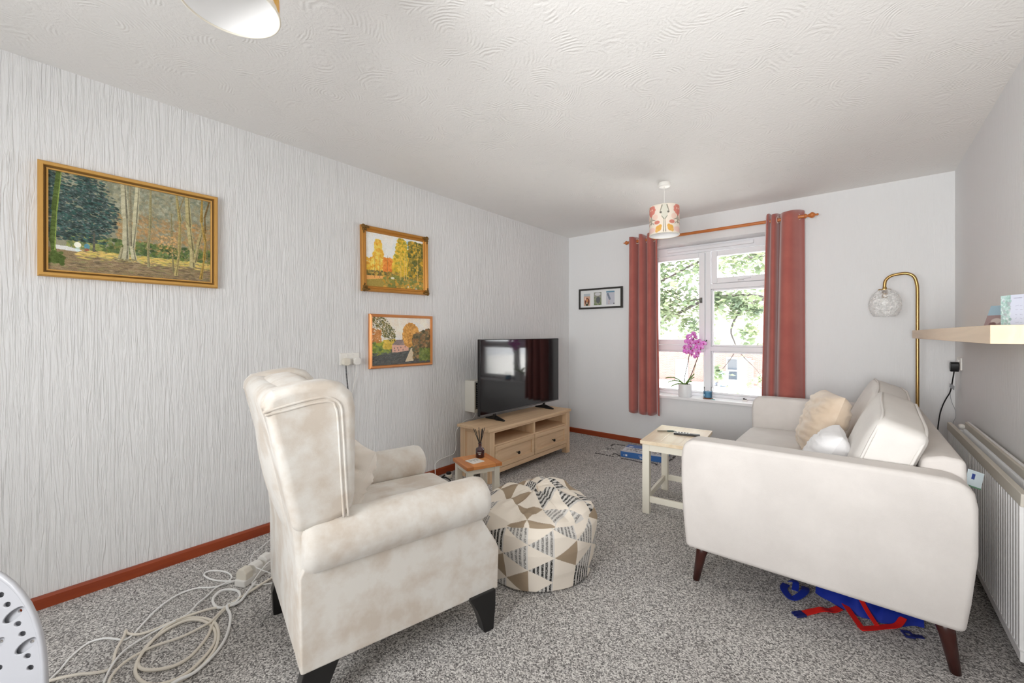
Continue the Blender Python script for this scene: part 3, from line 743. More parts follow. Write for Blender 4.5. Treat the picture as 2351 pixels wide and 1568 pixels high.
# pen and remote on the pale table
pn = thing('pen', 'dark green metal pen lying on the pale side table', 'pen', (-1.07, 3.035, .4975), math.radians(35))
obj('barrel', MB().lathe([(.004, -.065), (.0055, -.06), (.0055, .005)], 12, TR(ry=PI / 2)), plain('taupe_metal', (140, 130, 112), .35, .5), pn)
obj('cap', MB().lathe([(.0055, .005), (.0065, .008), (.0060, .045), (.001, .068)], 12, TR(ry=PI / 2)), plain('green_metal', (70, 86, 78), .35, .4), pn)
rc = thing('remote_control', 'slim black and silver remote control on the pale side table', 'remote', (-.925, 3.03, .490), math.radians(12))
obj('body', MB().box((-.085, -.018, 0), (.085, .018, .014)), M_BLACK, rc, bevel=.004)
obj('face_plate', MB().box((-.083, -.016, .014), (.02, .016, .0155)), plain('silver_face', (190, 190, 188), .35, .4), rc)
for k in range(5): obj('button', MB().box((-.075 + k * .019, -.008, .0155), (-.065 + k * .019, .008, .018)), M_BLACK, rc)
# diffuser and card on the honey table
df = thing('reed_diffuser', 'dark plum glass reed diffuser bottle with black reeds on the honey oak table', 'diffuser', (-1.945, 1.990, .380))
obj('bottle', MB().lathe([(.026, 0), (.029, .003), (.029, .052), (.026, .060), (.012, .066), (.0105, .088), (.013, .090), (.013, .096), (.009, .096)], 28), plain('plum_glass', (62, 28, 32), .12, 0, .8), df, smooth=True)
for k in range(8):
    a = k * .8 + .3; s_ = .022 + .012 * (k % 3)
    obj('reed', MB().tube([(0, 0, .01), (math.cos(a) * .004, math.sin(a) * .004, .09), (math.cos(a) * s_, math.sin(a) * s_, .185 + .01 * (k % 2))], .0022, 6), M_BLACK, df)
ca, sa = math.cos(-.88), math.sin(-.88)
lb = MB()
for (x0, x1, z) in ((-.013, -.008, .034), (-.0065, -.0015, .034), (0, .005, .034), (.0065, .0115, .034), (-.009, .009, .027), (-.006, .006, .022)):
    lb.box((x0, -.0300, z), (x1, -.0290, z + (.005 if z > .03 else .0022)), TR(rz=.69))
obj('lettering', lb, plain('white_print', (220, 214, 206), .6), df)
cd = thing('coaster', 'square white printed ceramic coaster on the honey oak table', 'coaster', (-1.903, 1.899, .380), math.radians(-8))
obj('slab', MB().box((-.045, -.045, 0), (.045, .045, .005)), plain('white_ceramic', (240, 236, 228), .4), cd, bevel=.002)
m = MB(); 
for q in range(6): m.box((-.030, -.03 + q * .011, .005), (-.030 + random.uniform(.02, .06), -.026 + q * .011, .0054))
obj('print', m, plain('grey_print', (150, 146, 142), .6), cd)

# ------------------------------------------------------------------ jigsaw box and pieces
jb = thing('jigsaw_box', 'blue and white jigsaw puzzle box lying on the carpet under the window', 'box', (-1.610, 3.985, 0), math.radians(9))
P = Paint(120, 80, (92, 124, 184)); P.poly([(0, 34), (120, 26), (120, 80), (0, 80)], (214, 216, 222)); P.poly([(0, 62), (120, 66), (120, 80), (0, 80)], (196, 200, 208))
for _ in range(5): P.line([(random.randint(5, 60), random.randint(34, 60)), (random.randint(50, 115), random.randint(40, 64))], 2, 3, (96, 84, 78))
P.spray(160, (8, 34, 116, 66), [(110, 100, 92), (240, 240, 240), (130, 140, 160)], (1, 3)); 
for k in range(7): P.line([(74 + k * 5, 12), (76 + k * 5, 12)], 3, 3, (230, 234, 240), jit=2)
P.dab(14, 22, 7, 4, (236, 236, 240))
M_JB = plain('blue_box_card', (54, 108, 176), .45)
obj('base', MB().box((-.202, -.147, 0), (.202, .147, .050)), M_JB, jb)
obj('lid', MB().box((-.205, -.150, .006), (.205, .150, .054)), M_JB, jb, bevel=.001)
canvas_grid('cover_print', P.a, lambda u, v: (-.204 + .408 * u, .149 - .298 * v, .0545), M_PRINT, jb)
m = MB()
for k in range(11): m.box((-.03 + k * .011, -.1512, .031), (-.023 + k * .011, -.1502, .036))
m.box((-.02, -.1512, .012), (.03, -.1502, .022)); m.box((-.175, -.1512, .016), (-.168, -.1502, .026)); m.box((-.158, -.1512, .014), (-.140, -.1502, .030))
obj('lettering', m, plain('white_lettering', (236, 240, 246), .5), jb)
def piece_mesh():
    a = .0085; pts = [(-a, -a), (-.003, -a), (-.003, -a - .004), (.003, -a - .004), (.003, -a), (a, -a), (a, -.003), (a + .004, -.003), (a + .004, .003), (a, .003), (a, a), (-a, a)]
    return MB().prism(pts, 0, .002, 2)
strips = [[(-2.028, 3.752), (-1.93, 3.756), (-1.841, 3.759)], [(-1.882, 3.823), (-1.869, 3.86), (-1.80, 3.815)], [(-2.041, 4.123), (-2.04, 4.187), (-1.925, 4.205)], [(-1.746, 3.754), (-1.64, 3.76), (-1.526, 3.748)],
          [(-1.39, 3.90), (-1.372, 4.02), (-1.38, 4.16)], [(-1.50, 3.80), (-1.44, 3.80), (-1.42, 3.77)]]
PIECE = {}
def put_piece(x, y, col, lab, grp, first={}):
    if col not in first:
        o = obj('jigsaw_piece', piece_mesh(), plain('jigsaw_' + col, {'dark': (58, 52, 50), 'pale': (226, 224, 218)}[col], .6)); first[col] = o
    else:
        o = first[col].copy(); COL.objects.link(o)
    o.location = (x, y, 0.0005); o.rotation_euler = (0, 0, random.uniform(0, 6)); tag(o, lab, 'puzzle piece', grp)
STRIPL = ['nearest the television cabinet', 'at the near left puzzle box corner', 'at the far left puzzle box corner', 'along the near side of the puzzle box', 'just right of the puzzle box', 'at the near right puzzle box corner']
for si_, s_ in enumerate(strips):
    P_ = catmull([Vector((*p, 0)) for p in s_], 6)
    L = 0; last = None
    for p in P_:
        if last is None or (p - last).length > .0175:
            put_piece(p.x, p.y, 'dark', 'dark jigsaw piece in the border line ' + STRIPL[si_], 'jigsaw border line ' + STRIPL[si_]); last = p
for p in ((-2.032, 3.884), (-1.993, 3.895), (-2.01, 3.91), (-1.372, 4.05), (-1.39, 3.98), (-1.782, 3.752)):
    put_piece(p[0], p[1], 'pale', 'pale loose jigsaw piece lying on the carpet by the puzzle box', 'pale loose jigsaw pieces')
for p in ((-2.025, 3.999), (-1.988, 3.986), (-2.005, 3.96), (-1.975, 4.01)):
    put_piece(p[0], p[1], 'dark', 'loose dark jigsaw piece apart from the border lines left of the puzzle box', 'loose dark jigsaw pieces')

# ------------------------------------------------------------------ paintings
def wood_paint():
    w, h = 400, 300; P = Paint(w, h, (126, 124, 104))
    for y in range(0, 150, 6): P.spray(60, (0, y, w, y + 6), [(150, 150, 132), (120, 122, 104), (104, 112, 96), (138, 132, 104)], (3, 7), .5)
    P.spray(900, (150, 90, w, 210), [(150, 116, 76), (168, 128, 78), (132, 112, 78), (120, 112, 84)], (2, 6), .5)
    P.spray(700, (90, 185, w, 232), [(74, 92, 52), (92, 108, 56), (58, 76, 46), (110, 104, 60)], (2, 6), .8)
    P.spray(200, (40, 180, 120, 225), [(120, 128, 70), (140, 138, 80), (84, 100, 62)], (2, 5), .8)
    P.poly([(0, 232), (60, 228), (200, 234), (400, 238), (400, 300), (0, 300)], (122, 106, 78))
    P.spray(700, (60, 230, w, 258), [(176, 160, 84), (190, 164, 90), (150, 146, 82), (200, 170, 104)], (3, 9), .7, .3, 0)
    P.spray(900, (0, 250, w, 300), [(110, 92, 72), (130, 112, 84), (92, 82, 64), (120, 116, 78), (142, 124, 98)], (3, 10), .7, .25, 0)
    P.poly([(8, 222), (40, 224), (70, 232), (60, 238), (10, 234)], (186, 186, 182))
    for _ in range(60):
        x = random.randint(110, 395); P.line([(x, random.randint(0, 90)), (x + random.randint(-45, 45), random.randint(90, 190))], 1, 1.4, (128, 112, 88), .7)
    P.spray(3600, (0, 0, 165, 205), [(40, 56, 52), (52, 70, 66), (34, 46, 44), (64, 74, 74), (48, 82, 76)], (2, 6), .85, .5, .15, lambda x, y: (x < 150 - abs(y - 110) * .45 + random.uniform(-18, 18)) and not (y < 40 and 20 < x < 60 and random.random() < .7))
    P.spray(240, (10, 10, 130, 180), [(104, 112, 112), (84, 106, 104)], (1, 2.4), .7)
    P.line([(96, 175), (95, 232)], 5, 6, (78, 76, 66))
    P.line([(20, 0), (12, 120), (8, 215), (14, 270)], 9, 13, (70, 86, 36)); P.line([(26, 0), (17, 120), (13, 240)], 2, 3, (120, 138, 64)); P.spray(60, (0, 245, 30, 280), [(70, 86, 36)], (3, 6))
    for pts, w0, w1, c in (([(163, 0), (168, 110), (170, 200), (168, 246)], 13, 18, (160, 156, 130)), ([(198, 0), (192, 120), (184, 205), (190, 246)], 11, 14, (166, 162, 134)), ([(179, 0), (180, 110), (181, 200)], 6, 8, (130, 124, 100)),
                       ([(160, 210), (154, 248)], 7, 9, (140, 134, 104)),
                       ([(231, 0), (230, 130), (224, 200), (226, 264)], 5, 8, (136, 128, 92)), ([(286, 70), (288, 180), (292, 276)], 3, 6, (120, 112, 78)),
                       ([(300, 0), (310, 90), (308, 200), (298, 285)], 6, 10, (150, 136, 88)), ([(322, 0), (306, 60)], 3, 4, (128, 112, 74)),
                       ([(330, 0), (336, 110), (344, 190), (346, 250)], 12, 17, (156, 146, 104)), ([(376, 100), (362, 170), (352, 232)], 9, 12, (146, 134, 94)), ([(318, 70), (340, 110)], 3, 5, (140, 128, 90)), ([(316, 140), (342, 180)], 3, 5, (140, 128, 90)),
                       ([(374, 0), (372, 80), (384, 150), (380, 220), (370, 290)], 5, 10, (150, 124, 62)), ([(396, 0), (382, 60), (384, 120)], 5, 6, (108, 88, 50)), ([(388, 150), (392, 240)], 2, 3, (110, 100, 70))):
        P.line(pts, w0, w1, c); P.line([(x + w0 * .3, y) for x, y in pts], w0 * .25, w1 * .3, [q * .62 for q in c], .7)
    P.spray(70, (140, 244, 205, 254), [(150, 144, 110), (96, 88, 62)], (2, 5), .7, .4, 0)
    P.dab(60, 216, 7, 8, (232, 230, 222), .8); P.dab(60, 230, 5, 7, (180, 200, 200), .7); P.dab(80, 218, 6, 8, (70, 124, 150), .8); P.dab(80, 228, 5, 4, (140, 70, 50), .7)
    P.spray(160, (250, 150, 300, 215), [(186, 140, 84), (200, 160, 110)], (1, 3), .5)
    return P.a
def autumn_paint():
    w, h = 220, 180; P = Paint(w, h, (222, 222, 214))
    P.spray(150, (0, 0, w, 90), [(226, 226, 220), (204, 214, 218), (232, 224, 208)], (8, 18), .3); P.dab(165, 22, 20, 14, (142, 190, 216), .8)
    P.spray(500, (0, 85, w, 150), [(222, 172, 40), (232, 186, 60), (206, 140, 36)], (3, 8), .9)
    P.spray(900, (15, 20, 75, 150), [(232, 182, 60), (240, 200, 90), (222, 158, 44)], (2, 6), .85, 1, None, lambda x, y: abs(x - 42) < 6 + (y - 20) * .22)
    P.spray(260, (60, 80, 100, 150), [(226, 132, 44), (214, 116, 40)], (2, 5), .8)
    P.spray(1300, (95, 5, 170, 150), [(214, 170, 40), (196, 158, 34), (224, 186, 60), (150, 140, 40)], (2, 6), .85, 1, None, lambda x, y: abs(x - 132) < 12 + (y) * .25)
    P.spray(1300, (160, 10, w, 165), [(150, 124, 34), (110, 104, 36), (208, 160, 40), (78, 84, 34)], (2, 6), .85)
    P.spray(300, (0, 128, 120, 146), [(88, 84, 40), (120, 104, 44), (190, 150, 52)], (2, 5), .8)
    P.poly([(0, 146), (90, 142), (130, 150), (130, 180), (0, 180)], (150, 128, 52)); P.poly([(0, 144), (60, 142), (80, 148), (0, 158)], (224, 160, 84))
    P.spray(500, (60, 140, w, 180), [(120, 124, 48), (200, 144, 44), (96, 104, 44), (160, 130, 50)], (2, 6), .8)
    for x in (30, 48, 76, 128, 142, 150, 196): P.line([(x, 50 if x > 100 else 70), (x - 2, 150)], 1.4, 2.4, (214, 176, 104) if x > 100 else (150, 96, 40))
    P.dab(94, 146, 7, 4, (210, 206, 180)); return P.a
def cottage_paint():
    w, h = 220, 160; P = Paint(w, h, (222, 214, 200))
    P.spray(200, (0, 0, w, 90), [(214, 216, 214), (232, 216, 194), (226, 214, 200)], (8, 16), .3)
    P.poly([(0, 96), (60, 88), (140, 94), (220, 80), (220, 160), (0, 160)], (84, 88, 66))
    P.spray(350, (0, 84, 60, 125), [(150, 156, 50), (110, 128, 56), (84, 104, 56)], (2, 7), .85); P.spray(140, (40, 76, 84, 104), [(206, 174, 60), (190, 160, 60)], (2, 5), .85)
    P.poly([(70, 92), (132, 88), (132, 116), (70, 120)], (206, 158, 138)); P.poly([(70, 92), (84, 76), (126, 74), (138, 90), (104, 94)], (128, 112, 108)); P.poly([(100, 92), (112, 78), (126, 90)], (150, 128, 120))
    for x, y in ((78, 104), (90, 103), (102, 102), (118, 100), (80, 112), (94, 111), (110, 110)): P.dab(x, y, 2, 3, (112, 96, 96))
    P.poly([(60, 122), (140, 112), (220, 128), (220, 160), (0, 160), (0, 128)], (70, 72, 70)); P.spray(500, (0, 118, 220, 160), [(60, 64, 62), (92, 88, 80), (76, 80, 78)], (2, 7), .6, .4, -.2)
    P.poly([(140, 106), (152, 106), (150, 150), (118, 152)], (196, 178, 148)); P.poly([(152, 108), (168, 150), (150, 150)], (70, 60, 52))
    P.spray(900, (108, 18, 170, 100), [(200, 140, 60), (214, 158, 76), (176, 118, 50)], (2, 5), .85, 1, None, lambda x, y: (x - 140) ** 2 / 900 + (y - 60) ** 2 / 1700 < 1)
    P.spray(1200, (150, 26, 220, 140), [(128, 92, 56), (96, 84, 52), (150, 112, 66), (74, 70, 46)], (2, 6), .85, 1, None, lambda x, y: y > 60 - (x - 150) * .35)
    P.spray(200, (176, 108, 220, 150), [(110, 124, 50), (84, 100, 44)], (2, 5), .85)
    P.spray(900, (0, 0, 82, 80), [(84, 84, 40), (110, 104, 48), (64, 68, 36), (136, 112, 52)], (1.5, 4), .85, .5, .7, lambda x, y: y < 22 + x * .95 + random.uniform(-10, 10) and y > x * 1.1 - 42 + random.uniform(-8, 8))
    P.spray(120, (0, 40, 30, 84), [(186, 120, 60)], (1.5, 4), .8)
    return P.a
def profile_frame(name, y0, y1, z0, z1, prof, mat, par):
    """mitred moulding round a rectangle on the left wall; prof = (inward, out of wall)"""
    m = MB(); n = len(prof); vs = []
    for cy_, cz_, sy, sz in ((y0, z0, 1, 1), (y1, z0, -1, 1), (y1, z1, -1, -1), (y0, z1, 1, -1)):
        for i, o in prof: vs.append((XL + o, cy_ + sy * i, cz_ + sz * i))
    fs = []
    for k in range(4):
        for j in range(n): a, b = k * n + j, k * n + (j + 1) % n; c, d = ((k + 1) % 4) * n + (j + 1) % n, ((k + 1) % 4) * n + j; fs.append((a, b, c, d))
    m.add(vs, fs); return obj(name, m, mat, par, True)
def picture(name, lab, y0, y1, z0, z1, img, kind, tilt=0):
    t = thing(name, lab, 'painting', (XL, (y0 + y1) / 2, (z0 + z1) / 2))
    if kind == 'large':
        profile_frame('frame', y0, y1, z0, z1, [(0, .002), (0, .028), (.006, .034), (.016, .034), (.018, .030), (.018, .002)], M_GOLD, t)
        profile_frame('inner_frame', y0 + .018, y1 - .018, z0 + .018, z1 - .018, [(0, .002), (0, .020), (.008, .018), (.008, .002)], M_GOLDD, t)
        profile_frame('slip', y0 + .026, y1 - .026, z0 + .026, z1 - .026, [(0, .002), (0, .024), (.006, .022), (.006, .002)], M_GOLD, t); i = .032
    elif kind == 'ornate':
        profile_frame('frame', y0, y1, z0, z1, [(0, .002), (0, .026), (.006, .036), (.012, .032), (.02, .034), (.028, .022), (.036, .024), (.042, .014), (.042, .002)], M_GOLD2, t); i = .042
        for cy_, cz_ in ((y0, z0), (y1, z0), (y0, z1), (y1, z1)):
            sy = 1 if cy_ == y0 else -1; sz = 1 if cz_ == z0 else -1; m = MB()
            for (a, b, r) in ((.012, .012, .017), (.034, .012, .012), (.012, .034, .012), (.030, .030, .010), (.052, .014, .008), (.014, .052, .008)): m.sphere((XL + .032, cy_ + sy * a, cz_ + sz * b), (.009, r, r), 10, 6)
            obj('corner_ornament', m, M_GOLDD, t, True, smooth=True)
    else:
        profile_frame('frame', y0, y1, z0, z1, [(0, .002), (0, .018), (.008, .028), (.018, .026), (.022, .016), (.022, .002)], M_COPPER, t); i = .022
    a, b, c, d = y0 + i, y1 - i, z0 + i, z1 - i
    img = np.clip((img - 115) * (1.2 if kind == 'large' else 1.02) + 136 + np.random.normal(0, 9, img.shape[:2])[..., None], 12, 250)
    canvas_grid('canvas', img, lambda u, v: (XL + .014, a + (b - a) * u, d - (d - c) * v), M_CANVAS, t, True)
    return t
picture('woodland_painting', 'large gilt framed painting of bare woodland trees beside a path', .053, .712, 1.460, 1.965, wood_paint(), 'large')
p2 = picture('autumn_painting', 'ornate gilt framed painting of yellow autumn trees, upper of two', 1.583, 2.178, 1.522, 2.000, autumn_paint(), 'ornate')
p2.rotation_euler = (math.radians(1.0), 0, 0)
picture('cottage_painting', 'thin copper framed painting of a pink house by a lane, lower of two', 1.648, 2.232, .949, 1.355, cottage_paint(), 'thin')
# photo frame on the window wall
phf = thing('framed_photos', 'long black photo frame holding three small photos left of the curtain', 'picture', (-2.317, YF, 1.627))
x0, x1, z0, z1, yf = -2.600, -2.035, 1.505, 1.748, YF - .022
m = MB(); w = .020
m.box((x0, yf, z0), (x1, YF - .001, z0 + w)); m.box((x0, yf, z1 - w), (x1, YF - .001, z1)); m.box((x0, yf, z0 + w), (x0 + w, YF - .001, z1 - w)); m.box((x1 - w - .004, yf, z0 + w), (x1, YF - .001, z1 - w))
obj('frame', m, plain('black_frame', (48, 46, 43), .4), phf, True)
obj('mount', MB().box((x0 + w, YF - .012, z0 + w), (x1 - w, YF - .006, z1 - w)), plain('white_mount', (226, 228, 228), .6), phf, True)
def photo(xa, xb, za, zb, fn):
    P = Paint(40, 54, (180, 190, 196)); fn(P); canvas_grid('photo_panel', P.a, lambda u, v: (xa + (xb - xa) * u, YF - .0125, zb - (zb - za) * v), M_PRINT, phf, True)
def ph1(P): P.poly([(0, 12), (40, 12), (40, 54), (0, 54)], (206, 168, 146)); P.dab(20, 34, 13, 14, (112, 66, 54)); P.dab(20, 30, 6, 7, (206, 146, 100)); P.dab(10, 22, 4, 7, (226, 196, 184)); P.dab(20, 46, 8, 9, (64, 66, 44)); P.dab(19, 41, 4, 4, (230, 200, 184))
def ph2(P): P.poly([(0, 0), (40, 0), (40, 54), (0, 54)], (150, 152, 140)); P.dab(20, 8, 14, 6, (206, 206, 208)); P.spray(80, (0, 20, 40, 54), [(120, 138, 100), (150, 150, 130)], (2, 4)); P.dab(22, 32, 10, 12, (100, 104, 106))
def ph3(P): P.poly([(0, 0), (40, 0), (40, 6), (0, 6)], (110, 150, 172)); P.poly([(0, 6), (40, 6), (40, 54), (0, 54)], (190, 192, 202)); P.line([(8, 12), (18, 34)], 8, 9, (120, 130, 144)); P.line([(14, 36), (12, 52)], 5, 5, (196, 176, 174)); P.dab(36, 49, 3, 2, (60, 60, 60))
photo(-2.535, -2.450, 1.545, 1.690, ph1); photo(-2.400, -2.300, 1.548, 1.700, ph2); photo(-2.240, -2.135, 1.548, 1.705, ph3)

# ------------------------------------------------------------------ curtains and pole
pole = thing('curtain_pole', 'orange pine curtain pole with turned finials above the window', 'curtain pole', (-1.13, 4.306, 2.212))
obj('rod', MB().lathe([(.0145, -.80), (.0145, .80)], 20, TR((-1.13, 4.306, 2.212), 0, PI / 2)), M_ROD, pole, True, smooth=False)
fin = [(.0145, -.012), (.019, -.010), (.019, -.002), (.013, .002), (.010, .012), (.014, .020), (.024, .034), (.025, .043), (.018, .056), (.008, .064), (.006, .069), (.010, .075), (.008, .083), (.001, .086)]
obj('finial', MB().lathe(fin, 20, TR((-.335, 4.306, 2.212), 0, PI / 2)), M_ROD, pole, True, smooth=True)
obj('finial', MB().lathe([(r * .9, z * .75) for r, z in fin], 20, TR((-1.925, 4.306, 2.212), 0, -PI / 2)), M_ROD, pole, True, smooth=True)
for bx in (-1.80, -.44):
    m = MB().tube([(bx, 4.306, 2.197), (bx, 4.34, 2.193), (bx, YF, 2.197)], .009, 10); m.lathe([(.024, 0), (.020, .008)], 16, TR((bx, YF - .001, 2.197), PI / 2)); obj('bracket', m, M_ROD, pole, True, smooth=True)
def curtain(lab, path, xc, zb, zt, spread, seed, rings):
    t = thing('curtain', lab, 'curtain', (xc, 4.306, 2.212))
    P = catmull([Vector((x, y, 0)) for x, y in path], 7); n = len(P)
    def f(u, v):
        p = P[int(round(u * (n - 1)))]; z = zt + (zb - zt) * v
        x = p.x + (p.x - xc) * spread * v + spread * 0 ; y = p.y
        y = 4.306 + (y - 4.306) * (1 - .12 * v) + .006 * math.sin(v * 5 + u * 9 + seed)
        x += .010 * v * math.sin(u * 14 + seed)
        if v > .97: z += .008 * math.sin(u * 22 + seed)
        if v < .03: z += .010 * math.sin(u * 17 + seed * 2)
        return (x, y, z)
    o = obj('drape', MB().grid(f, n, 46), M_CURT, t, True, smooth=True, fixn=False)
    s = o.modifiers.new('thick', 'SOLIDIFY'); s.thickness = .003
    for (rx, ry, ang) in rings:
        m = MB(); M_ = TR((rx, ry, 2.212), rz=ang); L = [(0.026 * math.cos(a * PI / 12), 0, .026 * math.sin(a * PI / 12)) for a in range(24)]
        m.tube(L, .0055, 8, closed=True, M=M_); obj('eyelet', m, plain('cream_eyelet', (222, 206, 194), .3) if 'cream_eyelet' not in bpy.data.materials else bpy.data.materials['cream_eyelet'], t, True, smooth=True)
    return t
lp = [(-1.930, 4.335), (-1.905, 4.265), (-1.86, 4.250), (-1.835, 4.300), (-1.822, 4.355), (-1.805, 4.30), (-1.785, 4.250), (-1.755, 4.245), (-1.738, 4.30), (-1.730, 4.355), (-1.715, 4.30), (-1.700, 4.255), (-1.668, 4.250), (-1.652, 4.30), (-1.645, 4.35), (-1.632, 4.31), (-1.618, 4.275), (-1.606, 4.285)]
curtain('terracotta eyelet curtain hanging left of the window beside the photo frame', lp, -1.765, .355, 2.262, .09, 1.0, [(-1.832, 4.304, .95), (-1.739, 4.304, .95), (-1.652, 4.304, .95)])
rp = [(-.632, 4.335), (-.622, 4.285), (-.612, 4.270), (-.603, 4.30), (-.597, 4.34), (-.588, 4.30), (-.578, 4.265), (-.560, 4.255), (-.545, 4.285), (-.536, 4.345), (-.526, 4.36), (-.517, 4.32), (-.500, 4.255), (-.465, 4.228), (-.430, 4.245), (-.395, 4.300), (-.370, 4.345), (-.352, 4.365)]
curtain('terracotta eyelet curtain hanging right of the window behind the sofa', rp, -.40, .36, 2.268, .20, 2.3, [(-.395, 4.300, .95), (-.539, 4.30, 1.2)])

# ------------------------------------------------------------------ pendant lights
def shade_img():
    w, h = 300, 84; P = Paint(w, h, (238, 226, 212))
    for k in range(3):
        c = 50 + k * 100
        for s_ in (-1, 1):
            P.dab(c + s_ * 50, 20, 11, 22, (214, 214, 200)); P.line([(c + s_ * 42, 4), (c + s_ * 34, 26)], 4, 2, (128, 124, 108)); P.line([(c + s_ * 46, 80), (c + s_ * 48, 44), (c + s_ * 40, 34)], 3, 2, (118, 122, 104)); P.dab(c + s_ * 38, 24, 3, 3, (86, 82, 76))
            P.dab(c + s_ * 25, 52, 9, 5, (204, 112, 96)); P.dab(c + s_ * 30, 70, 9, 8, (222, 160, 62)); P.dab(c + s_ * 36, 64, 5, 5, (222, 160, 62)); P.dab(c + s_ * 24, 76, 5, 5, (226, 170, 80)); P.dab(c + s_ * 18, 36, 9, 8, (238, 204, 188))
            P.line([(c, 50), (c + s_ * 8, 42), (c + s_ * 20, 46)], 3, 2, (120, 112, 98)); P.line([(c, 52), (c + s_ * 9, 52), (c + s_ * 16, 58)], 3, 2, (132, 124, 108)); P.line([(c, 50), (c + s_ * 6, 36)], 4, 3, (150, 144, 126))
        P.dab(c, 72, 18, 7, (238, 198, 190))
        for a in range(9): P.dab(c + 14 * math.cos(a * .7), 14 + 11 * math.sin(a * .7), 6, 5, (216, 118, 104))
        P.dab(c, 15, 11, 9, (216, 118, 104)); P.dab(c, 26, 6, 8, (210, 110, 98)); P.dab(c - 5, 12, 2.5, 2.5, (240, 214, 196)); P.dab(c + 5, 12, 2.5, 2.5, (240, 214, 196)); P.line([(c, 34), (c, 56)], 5, 5, (128, 120, 104)); P.dab(c, 42, 7, 5, (170, 164, 146))
    return P.a
SIMG = shade_img() * .8 + np.array((238, 228, 216)) * .2; M_SH = vcol('printed_linen', .9, .1); M_SHIN = plain('white_shade_lining', (244, 244, 244), .7); M_TRIM = plain('cream_trim', (236, 230, 216), .7)
def pendant(x, y, lab, r, zb, zt, rot):
    t = thing('pendant_light', lab, 'ceiling light', (x, y, H), rot)
    obj('ceiling_rose', MB().lathe([(.044, 0), (.046, -.004), (.046, -.026), (.040, -.032), (.002, -.032)], 28), M_WHITE, t, smooth=False, bevel=.002)
    obj('flex', MB().tube([(0, 0, -.03), (0, 0, zt - H - .02)], .0032, 8), M_WHITE, t)
    canvas_grid('shade', SIMG, lambda u, v: (r * math.cos(2 * PI * u), r * math.sin(2 * PI * u), zt - H + (zb - zt) * v), M_SH, t, closed_u=True)
    obj('lining', MB().grid(lambda u, v: ((r - .002) * math.cos(2 * PI * u), (r - .002) * math.sin(2 * PI * u), zt - H + (zb - zt) * v), 64, 2, True), M_SHIN, t, smooth=True, fixn=False)
    for z in (zt, zb): obj('rim', MB().tube([(r * math.cos(a * PI / 32), r * math.sin(a * PI / 32), z - H) for a in range(64)], .0028, 6, closed=True), M_TRIM, t, smooth=True)
    sp = MB()
    for k in range(3):
        a = 2 * PI * k / 3 + .4; sp.tube([(.018 * math.cos(a), .018 * math.sin(a), zt - H - .035), ((r - .02) * math.cos(a), (r - .02) * math.sin(a), zt - H - .035), ((r - .003) * math.cos(a), (r - .003) * math.sin(a), zt - H - .002)], .0018, 6)
    sp.tube([(.02 * math.cos(a * PI / 10), .02 * math.sin(a * PI / 10), zt - H - .035) for a in range(20)], .002, 6, closed=True)
    obj('spider_ring', sp, M_WHITE, t, smooth=True)
    obj('lamp_holder', MB().lathe([(.006, 0), (.016, -.012), (.019, -.03), (.019, -.055), (.016, -.06)], 20, TR((0, 0, zt - H - .01))), M_WHITE, t, smooth=True)
    obj('bulb', MB().lathe([(.012, 0), (.014, -.012), (.026, -.035), (.030, -.055), (.024, -.078), (.010, -.090), (.001, -.092)], 20, TR((0, 0, zt - H - .068))), plain('opal_bulb', (246, 246, 244), .2) if 'opal_bulb' not in bpy.data.materials else bpy.data.materials['opal_bulb'], t, smooth=True)
pendant(-1.171, 3.275, 'small floral drum pendant light hanging in front of the window', .112, 1.985, 2.205, math.radians(-70))
pendant(-1.190, .338, 'floral drum pendant light cut off by the top of the picture, nearest the camera', .106, 2.015, 2.235, math.radians(140))

# ------------------------------------------------------------------ radiator
M_RAD = plain('white_radiator_enamel', (240, 240, 240), .35); M_RADD = plain('dusty_radiator_edge', (206, 201, 190), .5)
rd = thing('radiator', 'long white double panel radiator on the right wall behind the sofa', 'radiator', (XR, 2.95, .085))
ry0, ry1, rz0, rz1 = 2.195, 3.705, .085, .660
pit = .0335; n = int((ry1 - ry0 - .03) / pit)
def rib_panel(x, sg):
    m = MB(); pts = []
    y = ry0 + .014
    pts.append((x, ry0))
    for k in range(n):
        a = y + k * pit; pts += [(x, a), (x - sg * .009, a + .005), (x - sg * .009, a + .007), (x, a + .012)]
    pts.append((x, ry1)); pts += [(x + sg * .006, ry1), (x + sg * .006, ry0)]
    return m.prism(pts, rz0 + .035, rz1 - .035, 2)
# ribs stand proud towards the room
m = MB(); pts = []
pts.append((.437, ry0))
for k in range(n):
    a = ry0 + .014 + k * pit; pts += [(.437, a), (.428, a + .004), (.428, a + pit - .010), (.437, a + pit - .006)]
pts.append((.437, ry1)); pts += [(.443, ry1), (.443, ry0)]
m.prism(pts, rz0 + .035, rz1 - .045, 2)
obj('front_panel', m, M_RAD, rd, True)
for z0, z1 in ((rz1 - .045, rz1), (rz0, rz0 + .035)):
    m = MB().prism([(.426, z0), (.428 if z0 > .3 else .426, z1), (.448, z1), (.448, z0)], ry0, ry1, 1); obj('header', m, M_RADD if z0 > .3 else M_RAD, rd, True, bevel=.003)
obj('back_panel', MB().box((.512, ry0, rz0), (.522, ry1, rz1 + .015)), M_RAD, rd, True, bevel=.003)
obj('back_header', MB().box((.502, ry0, rz1 - .03), (.527, ry1, rz1 + .010)), M_RADD, rd, True, bevel=.004)
m = MB(); k = 0; pts = []
yy = ry0 + .02
while yy < ry1 - .03:
    pts.append((.450 if k % 2 else .468, yy)); yy += .011; k += 1
pp = [(a, b) for a, b in pts] + [(a + .0015, b) for a, b in pts[::-1]]
